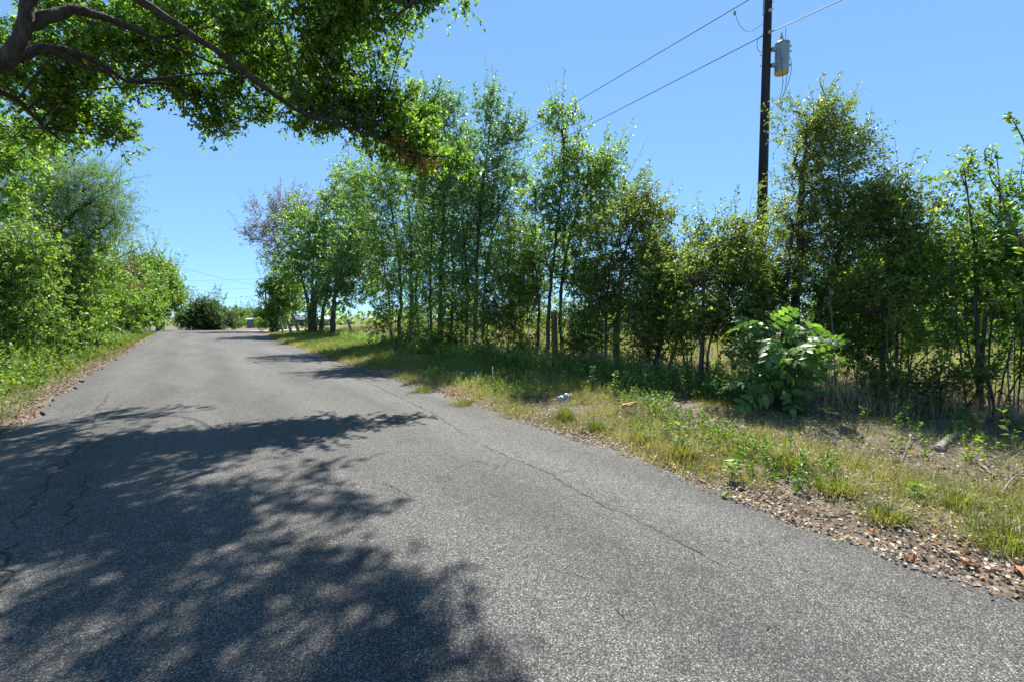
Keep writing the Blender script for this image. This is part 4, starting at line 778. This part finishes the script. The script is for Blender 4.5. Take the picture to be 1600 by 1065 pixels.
# loose chippings off the broken edge
n = 2600; v = -2 + 30 * r.random(n) ** 1.6; left_ = r.random(n) < .5; u = np.where(left_, eL(v) - np.abs(r.normal(size=n)) * .22, eR(v) + np.abs(r.normal(size=n)) * .10)
s_ = .003 + .006 * r.random(n); P = np.stack((u, v, np.maximum(G(u, v), -.03) + s_ * .4), 1)
oc = np.array(((1, 0, 0), (-1, 0, 0), (0, 1, 0), (0, -1, 0), (0, 0, 1), (0, 0, -1)), float)
vv = P[:, None] + (oc[None] * (1 + .35 * r.normal(size=(n, 6, 1)))) * s_[:, None, None] * np.array((1, 1, .7))
ff = np.array(((0, 2, 4), (2, 1, 4), (1, 3, 4), (3, 0, 4), (2, 0, 5), (1, 2, 5), (3, 1, 5), (0, 3, 5)))
f = (np.arange(n)[:, None, None] * 6 + ff[None]).reshape(-1, 3)
stuff(obj('loose_chippings', npmesh('loose_chippings', vv.reshape(-1, 3), f.ravel(), np.full(len(f), 3)), M['gravel']), 'loose pale chippings along both broken road edges', 'gravel')

# tufts one can pick out
r = np.random.default_rng(131)
for px, py, R, h, tn, lab in [
    (1310, 770, .20, .26, .60, 'largest yellow-green grass tuft on the near verge, arching over'), (1065, 715, .13, .26, .52, 'grass tuft left of the small broad-leaved seedling'),
    (882, 655, .09, .30, .45, 'upright green grass tuft just below the crumpled bottle'), (932, 672, .10, .24, .30, 'bright green grass tuft between the bottle and the orange bark'),
    (1390, 815, .14, .16, .55, 'small green tuft below the largest yellow-green tuft'), (1575, 860, .2, .24, .45, 'green tuft at the right edge above the orange fallen leaves'),
    (1235, 735, .12, .24, .62, 'straw-tinged tuft between the seedling and the largest tuft'), (1500, 800, .10, .18, .55, 'low tuft below the grey log'),
    (660, 612, .14, .30, .5, 'round sunlit tuft at the asphalt edge below the tallest elm'), (720, 632, .14, .28, .56, 'yellow tuft at the asphalt edge left of the orange dead leaves'),
    (1000, 690, .11, .22, .6, 'yellow tuft below the orange bark')]:
    a, b = ground_px(px, py); base = np.array((a, b, float(G(a, b))))
    P, hh, az, ln, w_, tt = clumps(np.array([(a, b)]), 420, R * .5, h, r, tn, .95, .0026)
    tag(blades('grass_tuft', P, hh, az, ln, w_, tt, M['grass'], base), lab, 'grass tuft', 'grass tufts on the right verge')

# ================================================================ BROAD-LEAVED PLANT
def frond_mesh(seed, L, pairs, ll, lw):
    rr = np.random.default_rng(seed); mb = MB()
    t = np.linspace(0, 1, 8); ax = np.stack((L * t, 0.03 * np.sin(t * 3 + seed), .12 * L * np.sin(t * 2.2) - .22 * L * t ** 2), 1)
    mb.tube(ax, np.linspace(.006, .002, 8), 4)
    def leaflet(p, d, n, s, wd):
        sd = np.cross(n, d); pts = []
        for a, w_ in ((0, .08), (.25, .85), (.55, 1.0), (.82, .55), (1, .03)):
            c = p + d * s * a - n * s * .22 * a * a
            pts += [c + sd * wd * w_ + n * wd * .25 * w_, c, c - sd * wd * w_ + n * wd * .25 * w_]
        f = []
        for q in range(4): f += [(3 * q, 3 * q + 1, 3 * q + 4, 3 * q + 3), (3 * q + 1, 3 * q + 2, 3 * q + 5, 3 * q + 4)]
        mb.add(pts, f, np.clip(.5 + rr.normal() * .25, 0, 1))
    for k in range(pairs):
        a = .18 + .78 * k / (pairs - 1); p = np.array([np.interp(a, t, ax[:, c]) for c in range(3)])
        for s in (-1, 1):
            d = nrm(np.array((.45 + .2 * rr.normal() * .4, s, -.12 + .12 * rr.normal()))); n = nrm(np.array((0, -.12 * s, 1)) + rr.normal(size=3) * .3)
            n = nrm(n - d * np.dot(n, d)); leaflet(p, d, n, ll * (1.15 - .45 * abs(a - .45)) * (.9 + .2 * rr.random()), lw)
    leaflet(ax[-1], nrm(np.array((1, 0, -.3))), nrm(np.array((.3, 0, 1))), ll, lw)
    return mb.mesh('leaf', (0, 0, 0), True)
fm = [frond_mesh(s, L, p, ll, lw) for s, L, p, ll, lw in ((1, .46, 5, .15, .042), (2, .54, 6, .17, .045), (3, .38, 4, .14, .040), (4, .58, 6, .16, .040))]
for m_ in fm: m_.materials.append(M['leaf_big'])
pb = gb(1215, 6.7); plant = empty('broad_leaved_plant', pb, 'broad glossy dark green plant with feather-shaped compound leaves at the hedge foot', 'plant')
r = np.random.default_rng(141); stems = []
for k in range(9):
    a = k * 2.4; mb = MB(); R = .18 + .38 * r.random(); H = 1.45 - .75 * (R / .6) + .25 * r.random()
    pts = spline([(0.05 * math.cos(a), .05 * math.sin(a), -.05), (R * .5 * math.cos(a), R * .5 * math.sin(a), H * .55), (R * math.cos(a), R * math.sin(a), H)], 5)
    mb.tube(pts, np.linspace(.012, .005, len(pts)), 6); mb.build('stem', M['bark'], plant, (0, 0, 0), True); stems.append((pts, a))
for k in range(78):
    pts, a = stems[k % 9]; t = .30 + .7 * ((k // 9) / 8.0); q = pts[min(len(pts) - 1, int(t * (len(pts) - 1)))]
    out = a + r.normal() * .9; o = obj('leaf', fm[r.integers(4)], M['leaf_big'], plant)
    s = (.8 + .4 * r.random()) * (1.05 - .25 * t); o.location = q; o.rotation_euler = (r.normal() * .45, -.30 + .55 * (1 - t) + r.normal() * .38, out); o.scale = (s, s, s)
# small seedlings on the verge
def seedling(px, py, h, n, leaf, lab, seed, mat='leaf_bright', name='seedling'):
    a, b = ground_px(px, py); base = np.array((a, b, float(G(a, b)))); f = Foliage(seed); root = empty(name, base, lab, 'weed', 'small plants on the right verge')
    mb = MB(); pts = spline([(0, 0, -.03), (.01, .01, h * .5), (.02, -.01, h)], 3); mb.tube(pts, np.linspace(.004, .002, len(pts)), 5); mb.build('stem', M['straw'], root)
    for k in range(n):
        p = pts[-1] * (.35 + .65 * k / n); az = k * 2.4 + seed; g = Foliage(seed * 50 + k)
        D = np.array([(math.cos(az), math.sin(az), .15 - .4 * f.rng.random())]); g.leaves.append(leaf_geo(np.array([p]), D, leaf * (.7 + .5 * f.rng.random()), .33, g.rng)); g.tones.append(np.array([.35 + .5 * f.rng.random()]))
        g.crown('leaf', M[mat], root, (0, 0, 0))
seedling(1145, 752, .24, 13, .10, 'bright broad-leaved seedling by the asphalt in the near verge', 1)
seedling(1132, 778, .10, 9, .05, 'tiny weed at the asphalt edge below the broad-leaved seedling', 2)
seedling(1262, 832, .08, 9, .05, 'tiny weed at the asphalt edge in front of the largest tuft', 3)
seedling(1305, 845, .07, 8, .05, 'tiny green weed at the asphalt edge right of the other tiny weed', 4)
seedling(1430, 790, .16, 11, .07, 'leafy green weed between the largest tuft and the log', 5)
seedling(960, 625, .42, 22, .07, 'tall pale leafy weed standing in shade behind the orange bark', 6, 'leaf_feather')
seedling(925, 618, .46, 22, .07, 'tall leafy weed standing in shade right of the crumpled bottle', 7)
seedling(1060, 702, .30, 14, .08, 'leafy weed growing in the tuft left of the seedling', 8, 'leaf_mid')

# ================================================================ STUMP, LOGS, LITTERED THINGS
sx, sy = ground_px(1522, 692); sbz = float(G(sx, sy)); st = empty('broken_stump', (sx, sy, sbz), 'torn red-brown stump with two splintered prongs on the near bank', 'stump')
def splinter(name, pts, rr_, seed):
    r = np.random.default_rng(seed); mb = MB(); pts = spline(pts, 4); n = len(pts); S_ = 9
    mb.tube(pts, np.interp(np.linspace(0, 1, n), np.linspace(0, 1, len(rr_)), rr_), S_)
    v = mb.v[0]; v += r.normal(size=v.shape) * .006; v[-S_:, 2] += np.abs(r.normal(size=S_)) * .035; mb.v[1][:] = v[-S_:]
    return mb.build(name, M['stump'], st)
splinter('stump_foot', [(0, 0, -.06), (0, 0, .05), (.01, .01, .12)], [.085, .07, .055], 1)
splinter('prong', [(0, 0, .07), (-.015, 0, .2), (.0, 0, .29), (.012, 0, .36)], [.038, .03, .022, .026], 2)
splinter('prong', [(.03, -.02, .06), (.07, -.05, .18), (.10, -.07, .27)], [.03, .026, .014], 3)
def log(name, pa, pb_, ra, rb, lab, seed, mat='dead', cat='log', lift=0.0, group=None):
    r = np.random.default_rng(seed); a = ground_px(*pa); b = ground_px(*pb_)
    A = np.array((*a, float(G(*a)) + ra * .8)); B = np.array((*b, float(G(*b)) + rb * .8 + lift)); mb = MB()
    L_ = np.linalg.norm(B - A); m1 = A + (B - A) * .35 + r.normal(size=3) * .03 * L_; m2 = A + (B - A) * .7 + r.normal(size=3) * .03 * L_
    P = spline([A, m1, m2, B], 4); rad = np.linspace(ra, rb, len(P)) * (1 + .08 * r.normal(size=len(P))); mb.tube(P, rad, 9 if ra > .02 else 6)
    o = mb.build(name, M[mat], None, A, True); o.location = A
    tag(o, lab, cat, group); return o
log('fallen_log', (1466, 722), (1508, 698), .040, .030, 'weathered grey log lying below the torn stump', 1)
for k, (a, b, ra, rb, lab, lf) in enumerate([
    ((1532, 745), (1572, 775), .016, .010, 'pale grey stick slanting down right of the log', 0), ((1502, 712), (1525, 742), .012, .008, 'thin dark stick running down from the end of the log', 0),
    ((1475, 745), (1502, 735), .014, .010, 'short dark stick just below the log', 0), ((1470, 672), (1522, 668), .007, .004, 'thin pale twig lying behind the log', .06),
    ((1545, 690), (1490, 640), .007, .004, 'long thin twig leaning across the torn stump', .18), ((1590, 712), (1560, 700), .012, .006, 'short pale stick at the right edge of the bank', 0),
    ((875, 585), (910, 600), .012, .008, 'thin pale branch lying under the hedge behind the bottle', .05), ((955, 630), (945, 605), .010, .005, 'bent pale stick between the bottle and the orange bark', .12),
    ((1005, 700), (1035, 680), .008, .005, 'thin stick lying in the grass below the orange bark', .02), ((1405, 740), (1425, 705), .008, .004, 'thin pale stalk lying left of the log', .05),
    ((755, 615), (775, 590), .010, .005, 'bent pale stick in the grass below the twin-topped elm', .15), ((1560, 790), (1598, 760), .008, .005, 'thin stick near the right edge above the green tuft', .02)]):
    log('fallen_stick', a, b, ra, rb, lab, 20 + k, 'bark' if 'dark' in lab else 'dead', 'stick', lf, 'sticks on the right verge')
# crumpled bottle
cx, cy = ground_px(881, 636); Mx = Matrix.Rotation(math.radians(62), 3, 'Y') @ Matrix.Rotation(.3, 3, 'X'); Rz = Matrix.Rotation(-YAW - .1, 3, 'Z')
MM = np.array((Rz @ Mx).transposed()); bt = empty('crumpled_bottle', (cx, cy, float(G(cx, cy)) + .17), 'crumpled whitish plastic bottle caught in the grass', 'bottle')
M['plastic'] = noisemat('crumpled_plastic', [(.3, (.16, .16, .18)), (.7, (.42, .42, .43))], 14, 5, .25, .4, 40, .01, spec=.6)
M['cap'] = noisemat('white_cap', [(.3, (.6, .6, .6)), (.7, (.75, .75, .75))], 9, 3, .4, .1)
mb = MB(); prof = [(.0, -.10), (.045, -.10), (.055, -.085), (.050, -.05), (.056, -.02), (.044, .02), (.054, .05), (.040, .085), (.018, .105), (.016, .125)]
mb.lathe(prof, (0, 0, 0), 14, MM); rb = np.random.default_rng(4); mb.v[0] += rb.normal(size=mb.v[0].shape) * .005; mb.build('body', M['plastic'], bt)
mb = MB(); mb.lathe([(0.0, .142), (.019, .142), (.019, .122), (.0, .122)], (0, 0, 0), 12, MM); mb.build('cap', M['cap'], bt)
# curl of orange bark
cx, cy = ground_px(982, 652); base = np.array((cx, cy, float(G(cx, cy)) + .10)); rb = np.random.default_rng(6)
th = np.linspace(-1.5, 1.4, 8); ts = np.linspace(-.10, .11, 7); vv = np.array([[(t, .045 * math.sin(a) * (1 - 2.5 * t * t * 9), .045 * math.cos(a) + .25 * t) for a in th] for t in ts]).reshape(-1, 3) + rb.normal(size=(56, 3)) * .004
vv = vv @ np.array(Matrix.Rotation(YAW + .2, 3, 'Z')); f = [(8 * i + j, 8 * i + j + 1, 8 * i + j + 9, 8 * i + j + 8) for i in range(6) for j in range(7)]
mb = MB(); mb.add(vv, f); mb.add(vv * .93 - np.array((0, 0, .004)), [q[::-1] for q in f])
M['orange_bark'] = noisemat('orange_bark', [(.3, (.30, .12, .04)), (.7, (.58, .30, .12))], 14, 6, .8, .6, 30, .01)
o = mb.build('bark_curl', M['orange_bark'], None); o.location = base; tag(o, 'curled orange-brown piece of bark lying in the sunny grass', 'bark')
# single big fallen leaves that stand out
for k, (px, py, s, lab) in enumerate([(1472, 906, .13, 'large orange fallen leaf at the asphalt edge in the lower right'), (1515, 882, .11, 'orange fallen leaf behind the large one at the lower right'), (1592, 895, .10, 'orange fallen leaf at the right edge beside the green tuft'),
                                 (1092, 760, .10, 'russet fallen leaf left of the seedling'), (1110, 733, .09, 'orange fallen leaf behind the seedling'), (735, 625, .22, 'patch-like rust red dead leaf at the asphalt edge below the twin-topped elm'), (708, 615, .2, 'rust red dead leaf just left of the other one at the asphalt edge'),
                                 (1362, 832, .07, 'small orange fallen leaf below the largest tuft'), (1425, 872, .09, 'brown fallen leaf lying left of the large orange one')]):
    a, b = ground_px(px, py); base = np.array((a, b, float(G(a, b)) + .02)); rb = np.random.default_rng(150 + k); mb = MB(); n = 11
    th = np.linspace(0, 2 * math.pi, n, endpoint=False); rad = s * .5 * (.62 + .38 * np.abs(np.cos(th * 2.5 + k))) ; rim = np.stack((rad * np.cos(th), rad * .75 * np.sin(th), .012 + .22 * rad * np.sin(th * 2 + k) + .01 * rb.normal(size=n)), 1)
    mb.add(np.vstack((rim, (0, 0, 0))), [(i, (i + 1) % n, n) for i in range(n)], np.clip(.5 + rb.normal() * .3, 0, 1))
    o = mb.build('fallen_leaf', M['orange_leaf'] if 'rust' not in lab else M['leaf_rust'], None, (0, 0, 0)); o.location = base; tag(o, lab, 'leaf', 'big fallen leaves on the right verge')

# ================================================================ POLES, TRANSFORMER, WIRES
PZ = 13.5; pbase = gb(1186, PZ); pole = empty('utility_pole', pbase, 'tall dark wooden utility pole rising behind the hedge at the right', 'utility pole')
H = W(1200, -14, PZ)[2] - pbase[2]
mb = MB(); pp = np.array([(0, 0, t) for t in np.linspace(-.3, H, 14)]); mb.tube(pp, np.linspace(.155, .105, 14), 16); mb.build('shaft', M['pole'], pole, (0, 0, 0), True)
iR = AX[0]; iD = AX[1]; up = np.array((0, 0, 1.))
def on_pole(py): return W(1186, py, PZ)[2] - pbase[2]
mb = MB(); z = on_pole(12); mb.box(-iR * .115 + up * z, (.012, .03, .22), AX); mb.build('ground_bracket', M['metal'], pole)
for py, s in ((4, 1), (15, 1), (88, -1), (104, -1)):
    mb = MB(); z = on_pole(py); mb.tube([iR * s * .08 + up * z, iR * s * .17 + up * (z + .01), iR * s * .175 + up * (z + .04)], .009, 6); mb.build('step_bolt', M['metal'], pole)
for py in (21, 55):
    mb = MB(); z = on_pole(py); c = -iD * .115 + up * z
    mb.lathe([(0, .05), (.03, .05), (.045, .03), (.03, .015), (.045, 0), (.03, -.02), (0, -.02)], c, 12, np.array((iR, up, -iD))); mb.build('spool_insulator', M['porcelain'], pole)
mb = MB(); mb.lathe([(0, -.06), (.05, -.06), (.06, -.03), (.04, 0), (.055, .03), (.03, .07), (0, .08)], -iR * .17 + up * (H - .12), 12); mb.tube([up * (H - .2), -iR * .17 + up * (H - .17)], .02, 6); mb.build('pin_insulator', M['porcelain'], pole)
mb = MB(); mb.tube([iR * .05 - iD * .115 + up * t for t in np.linspace(.3, on_pole(150), 12)], .012, 6); mb.build('ground_wire_moulding', M['bark'], pole)
# transformer can bolted to the shaft
tb = W(1220, 118, PZ) - iD * .02; tb = pbase + iR * .40 - iD * .08 + up * (W(1186, 117, PZ)[2] - pbase[2])
tr = empty('transformer', tb, 'grey cylindrical transformer hung on the tall utility pole', 'transformer')
mb = MB(); R = .185; mb.lathe([(R * .97, 0.0), (R, .02), (R, .78), (R * 1.04, .785), (R * 1.04, .82), (R, .825), (R * .7, .87), (0.0, .885)], (0, 0, 0), 28); mb.build('tank', M['tank'], tr, (0, 0, 0), False)
mb = MB(); mb.lathe([(0.0, .012), (R * .95, .012), (R * .985, 0.0), (R * .985, -.012), (R * .93, -.012), (R * .93, .004), (0, .004)], (0, 0, 0), 28); mb.build('base_plate', M['tank_base'], tr)
mb = MB(); c = -iR * .03
mb.lathe([(.045, .86), (.05, .88), (.038, .93), (.058, .945), (.036, .97), (.052, .985), (.032, 1.01), (.042, 1.025), (.022, 1.06), (.018, 1.12), (0, 1.13)], c, 12); mb.build('bushing', M['porcelain'], tr)
for z in (.22, .66):
    mb = MB(); mb.box(-iR * (.185 + .055) + up * z, (.065, .05, .045), AX); mb.build('mounting_bracket', M['metal'], tr)
for z in (.22, .60, .74):
    mb = MB(); mb.lathe([(0, .075), (.022, .075), (.034, .05), (.034, 0), (0, 0)], iR * .175 - iD * .02 + up * z, 10, np.array((iD, up, iR))); mb.build('low_voltage_bushing', M['porcelain'], tr)
mb = MB(); mb.box(-iD * .187 + iR * .05 + up * .77, (.02, .008, .03), AX); mb.box(-iD * .187 - iR * .08 + up * .30, (.02, .008, .025), AX); mb.build('lug', M['metal'], tr)

def wire(name, pts, rad, lab, sag=0.0, group=None, m=16, sides=5):
    if len(pts) == 2:
        a, b = np.asarray(pts[0], float), np.asarray(pts[1], float); t = np.linspace(0, 1, m)[:, None]; P = a + (b - a) * t; P[:, 2] -= sag * 4 * (t * (1 - t))[:, 0]
    else: P = spline(pts, 6)
    mb = MB(); mb.tube(P, rad, sides); o = mb.build(name, M['wire'], None, P[0]); o.location = P[0]; tag(o, lab, 'wire', group); return o
topA = pbase + up * (H - .03) - iR * .17; midA = pbase + up * on_pole(56) - iD * .15
fp = gb(416, 100.0); FH = W(417, 432, 100)[2] - fp[2]
far = empty('utility_pole', fp, 'distant utility pole with a short crossarm near the junction', 'utility pole')
mb = MB(); mb.tube([(0, 0, t) for t in np.linspace(-.3, FH, 6)], np.linspace(.19, .13, 6), 10); mb.build('shaft', M['pole'], far, (0, 0, 0), True)
mb = MB(); mb.box(np.array((0, 0, FH - .55)) - iR * .4, (.65, .06, .06), AX); mb.build('crossarm', M['pole'], far)
ftop = fp + up * FH; fmid = fp + up * (FH - 1.5)
dirw = nrm((topA - ftop) * np.array((1, 1, 0)))
wire('power_line', (topA, ftop), .011, 'upper power line from the tall pole down to the distant pole', .55, 'power lines', 24)
wire('power_line', (midA, fmid), .011, 'lower power line from the tall pole down to the distant pole', .45, 'power lines', 24)
wire('power_line', (midA, midA + dirw * 40 + up * .3), .013, 'power line leaving the tall pole towards the upper right', .5, 'power lines')
wire('power_line', (topA, topA + dirw * 40 + up * .3), .010, 'power line leaving the top of the tall pole, just above the picture', .5, 'power lines')
cl = topA + (ftop - topA) * .008
cl = W(1148, 21, PZ + .72)
wire('jumper_wire', [cl, W(1156, 40, PZ + .5), W(1166, 49, PZ + .3), W(1178, 47, PZ + .1), W(1194, 36, PZ - .1)], .006, 'slack jumper wire hanging from the clamp left of the tall pole', 0, 'jumper wires')
wire('jumper_wire', [W(1192, 54, PZ - .1), W(1184, 63, PZ), W(1183, 74, PZ), W(1187, 81, PZ), W(1194, 83, PZ)], .007, 'short looped jumper wire touching the left of the tall pole', 0, 'jumper wires')
wire('jumper_wire', [W(1228, 43, PZ - .1), W(1227.5, 58, PZ - .05), W(1227, 73, PZ)], .006, 'straight lead dropping from the line into the transformer', 0, 'jumper wires')
for k, (pts, lab) in enumerate([([(1219, 77), (1220, 92), (1222, 110), (1223, 130), (1219, 152), (1207, 170), (1201, 176)], 'front lead running down over the transformer'), ([(1230, 112), (1229, 125), (1227, 138), (1222, 152), (1212, 163), (1202, 172)], 'middle lead hanging below the transformer'),
                           ([(1233, 88), (1236, 97), (1236, 112), (1231, 132), (1224, 150), (1213, 160), (1202, 168)], 'outer lead bowing right of the transformer')]):
    wire('transformer_lead', [W(p[0], p[1], PZ - (.32 if k == 0 else .12)) for p in pts], .0075, lab, 0, 'transformer leads')
mb = MB(); mb.box(cl + up * .0, (.03, .02, .05), AX); tag(mb.build('wire_clamp', M['metal'], None, cl), 'small clamp on the upper power line left of the tall pole', 'clamp').location = cl
lp = gb(213, 60); LH = W(213, 392, 60)[2] - lp[2]
pl = empty('utility_pole', lp, 'pole top poking out above the left hedge beside the snag', 'utility pole')
mb = MB(); mb.tube([(0, 0, t) for t in np.linspace(-.3, LH, 6)], np.linspace(.19, .14, 6), 10); mb.build('shaft', M['pole'], pl, (0, 0, 0), True)
mb = MB(); mb.box(np.array((0, 0, LH - .7)) - iR * 0, (.25, .05, .05), AX); mb.build('crossarm', M['pole'], pl)
wire('power_line', (lp + up * (LH - .3), fp + up * (FH - 2.2)), .022, 'thick cable slung from the left pole top to the distant pole', .5, 'power lines')
wire('power_line', (W(150, 436, 96), fp + up * (FH - .5)), .014, 'thin high line crossing the sky gap to the distant pole', .4, 'power lines')
wire('power_line', (W(180, 452, 96), fp + up * (FH - 2.4)), .014, 'thin middle line crossing the sky gap to the distant pole', .4, 'power lines')
wire('power_line', (W(180, 472, 96), fp + up * (FH - 4.0)), .014, 'thin low line crossing the sky gap to the distant pole', .4, 'power lines')
wire('guy_wire', (fp + up * (FH - 2.3), gb(384, 98)), .014, 'slanting guy wire left of the distant pole', 0)

# ================================================================ FENCE POSTS
def post(name, px, Z, top, r0, lab, mat, sides=8, seed=1):
    base = gb(px, Z); e = W(top[0], top[1], Z); mb = MB(); rr = np.random.default_rng(seed); d = e - base
    P = np.array([base - nrm(d) * .15 + d * t for t in np.linspace(0, 1.03, 6)]); P[1:-1] += rr.normal(size=(4, 3)) * r0 * .08
    mb.tube(P, r0 * np.linspace(1.05, .92, 6) * (1 + .04 * rr.normal(size=6)), sides); o = mb.build(name, M[mat], None, base); o.location = base
    tag(o, lab, 'fence post', 'old fence posts')
post('fence_post', 869, 13.0, (865, 482), .09, 'thick brown flat-topped fence post in the middle of the hedge', 'post', 9, 1)
post('fence_post', 964, 12.2, (962, 500), .075, 'grey-brown fence post half hidden right of the brown one', 'pale_post', 8, 2)
post('fence_post', 552, 30, (541, 497), .10, 'leaning grey fence post alone in the gap of sky', 'pale_post', 7, 3)
post('fence_post', 442, 38, (436, 493), .09, 'pale leaning fence post beside the small cedar', 'pale_post', 7, 4)
post('fence_post', 455, 36, (447, 497), .09, 'pale leaning fence post, second from the small cedar', 'pale_post', 7, 5)
post('fence_post', 467, 38, (456, 490), .13, 'thick leaning post nearest the ivy-clad trunks', 'pale_post', 8, 6)

# ================================================================ BUILDINGS AND CAR BEHIND THE TREES
M['wall_grey'] = noisemat('grey_boards', [(.3, (.13, .14, .17)), (.7, (.19, .205, .24))], 3, 5, .8, .2, stretch=(8, 8, 1))
M['wall_white'] = noisemat('white_siding', [(.3, (.66, .66, .65)), (.7, (.78, .78, .77))], 3, 5, .7, .2)
M['roof_dark'] = noisemat('dark_roofing', [(.3, (.03, .035, .045)), (.7, (.07, .075, .09))], 5, 5, .7, .3)
M['roof_pale'] = noisemat('pale_tin_roof', [(.3, (.42, .45, .48)), (.7, (.55, .58, .60))], 4, 5, .45, .2, metal=.3)
M['glass'] = noisemat('dark_glass', [(.3, (.02, .025, .03)), (.7, (.04, .045, .05))], 3, 2, .08, 0, spec=.8)
M['paint'] = noisemat('white_car_paint', [(.3, (.70, .70, .70)), (.7, (.78, .78, .78))], 2, 3, .3, .02, spec=.6)
M['rubber'] = noisemat('tyre_rubber', [(.3, (.015, .015, .016)), (.7, (.03, .03, .03))], 8, 3, .85, .2)
def house(name, px, Z, wd, dp, hw, hr, wall, roof, lab, cat, wins, door):
    base = gb(px, Z); root = empty(name, base, lab, cat); mb = MB()
    mb.box(up * (hw / 2 - .1), (wd / 2, dp / 2, hw / 2 + .1), AX); mb.build('wall', M[wall], root)
    mb = MB(); e = .25; A = AX
    pts = np.array([(-wd / 2 - e, -dp / 2 - e, hw - .05), (wd / 2 + e, -dp / 2 - e, hw - .05), (wd / 2 + e, dp / 2 + e, hw - .05), (-wd / 2 - e, dp / 2 + e, hw - .05), (-wd / 2 - e, 0, hw + hr), (wd / 2 + e, 0, hw + hr)]) @ A
    mb.add(pts, [(0, 1, 5, 4), (2, 3, 4, 5), (3, 2, 1, 0)]); mb.add(pts, [(0, 4, 3), (1, 2, 5)]); mb.build('roof', M[roof], root)
    for x in wins:
        c = AX[0] * x - AX[1] * (dp / 2 + .01) + up * hw * .58; mb = MB(); mb.box(c, (.45, .04, .5), AX); f = mb.build('window', M['wall_white'], root); mb = MB(); mb.box(c - AX[1] * .03, (.38, .03, .43), AX); mb.build('pane', M['glass'], f)
    if door is not None:
        mb = MB(); mb.box(AX[0] * door - AX[1] * (dp / 2 + .01) + up * 1.0, (.42, .04, 1.0), AX); mb.build('door', M['roof_dark'], root)
house('grey_shed', 391, 88, .75, 1.0, 1.75, .15, 'wall_grey', 'roof_pale', 'tiny grey shed with a pale roof beyond the junction', 'shed', [], None)
house('dark_barn', 470, 125, 3.6, 5, 1.9, .9, 'roof_dark', 'roof_dark', 'low dark barn roof glimpsed between the leaning posts and the ivy-clad trunks', 'barn', [], 0)
house('grey_house', 508, 160, 4.6, 6, 2.3, 1.0, 'wall_grey', 'roof_pale', 'small grey house glimpsed behind the straight-trunked tree', 'house', [-1.4, 1.4], 0)
# parked pickup glimpsed through the hedge
cb = gb(772, 42); car = empty('parked_car', cb, 'white car glimpsed through the hedge left of the fence post', 'car')
def extr(mb, prof, y0, y1):
    n = len(prof); v = [(x, y0, z) for x, z in prof] + [(x, y1, z) for x, z in prof]; v = np.array(v) @ AX
    mb.add(v, [tuple(range(n))]); mb.add(v, [tuple(range(2 * n - 1, n - 1, -1))]); mb.add(v, [(i, n + i, n + (i + 1) % n, (i + 1) % n) for i in range(n)])
mb = MB(); extr(mb, [(-2.15, .32), (2.15, .32), (2.2, .62), (2.1, .82), (1.2, .92), (.55, 1.36), (-1.0, 1.40), (-1.75, .98), (-2.15, .92), (-2.2, .6)], -.85, .85); mb.build('body', M['paint'], car)
for s in (-1, 1):
    mb = MB(); extr(mb, [(.95, .96), (.48, 1.28), (-.15, 1.31), (-.15, .96)], s * .862, s * .85); mb.build('window', M['glass'], car)
    mb = MB(); extr(mb, [(-.25, .96), (-.25, 1.31), (-.98, 1.32), (-1.5, .98)], s * .862, s * .85); mb.build('window', M['glass'], car)
    for x in (-1.35, 1.35):
        mb = MB(); mb.lathe([(.16, .1), (.31, .1), (.325, .06), (.325, -.06), (.31, -.1), (.16, -.1)], np.array((x, s * .80, .325)) @ AX, 20, np.array((AX[0], AX[2], AX[1]))); wh = mb.build('wheel', M['rubber'], car)
        mb = MB(); mb.lathe([(0, .07), (.15, .08), (.19, .1), (.2, .0), (0, 0)], np.array((x, s * .80, .325)) @ AX, 16, np.array((AX[0], AX[2], AX[1])) if s > 0 else np.array((AX[0], AX[2], -AX[1]))); mb.build('rim', M['metal'], wh)
mb = MB(); mb.box(np.array((2.13, -.6, .68)) @ AX, (.06, .18, .08), AX); mb.build('headlight', M['glass'], car)
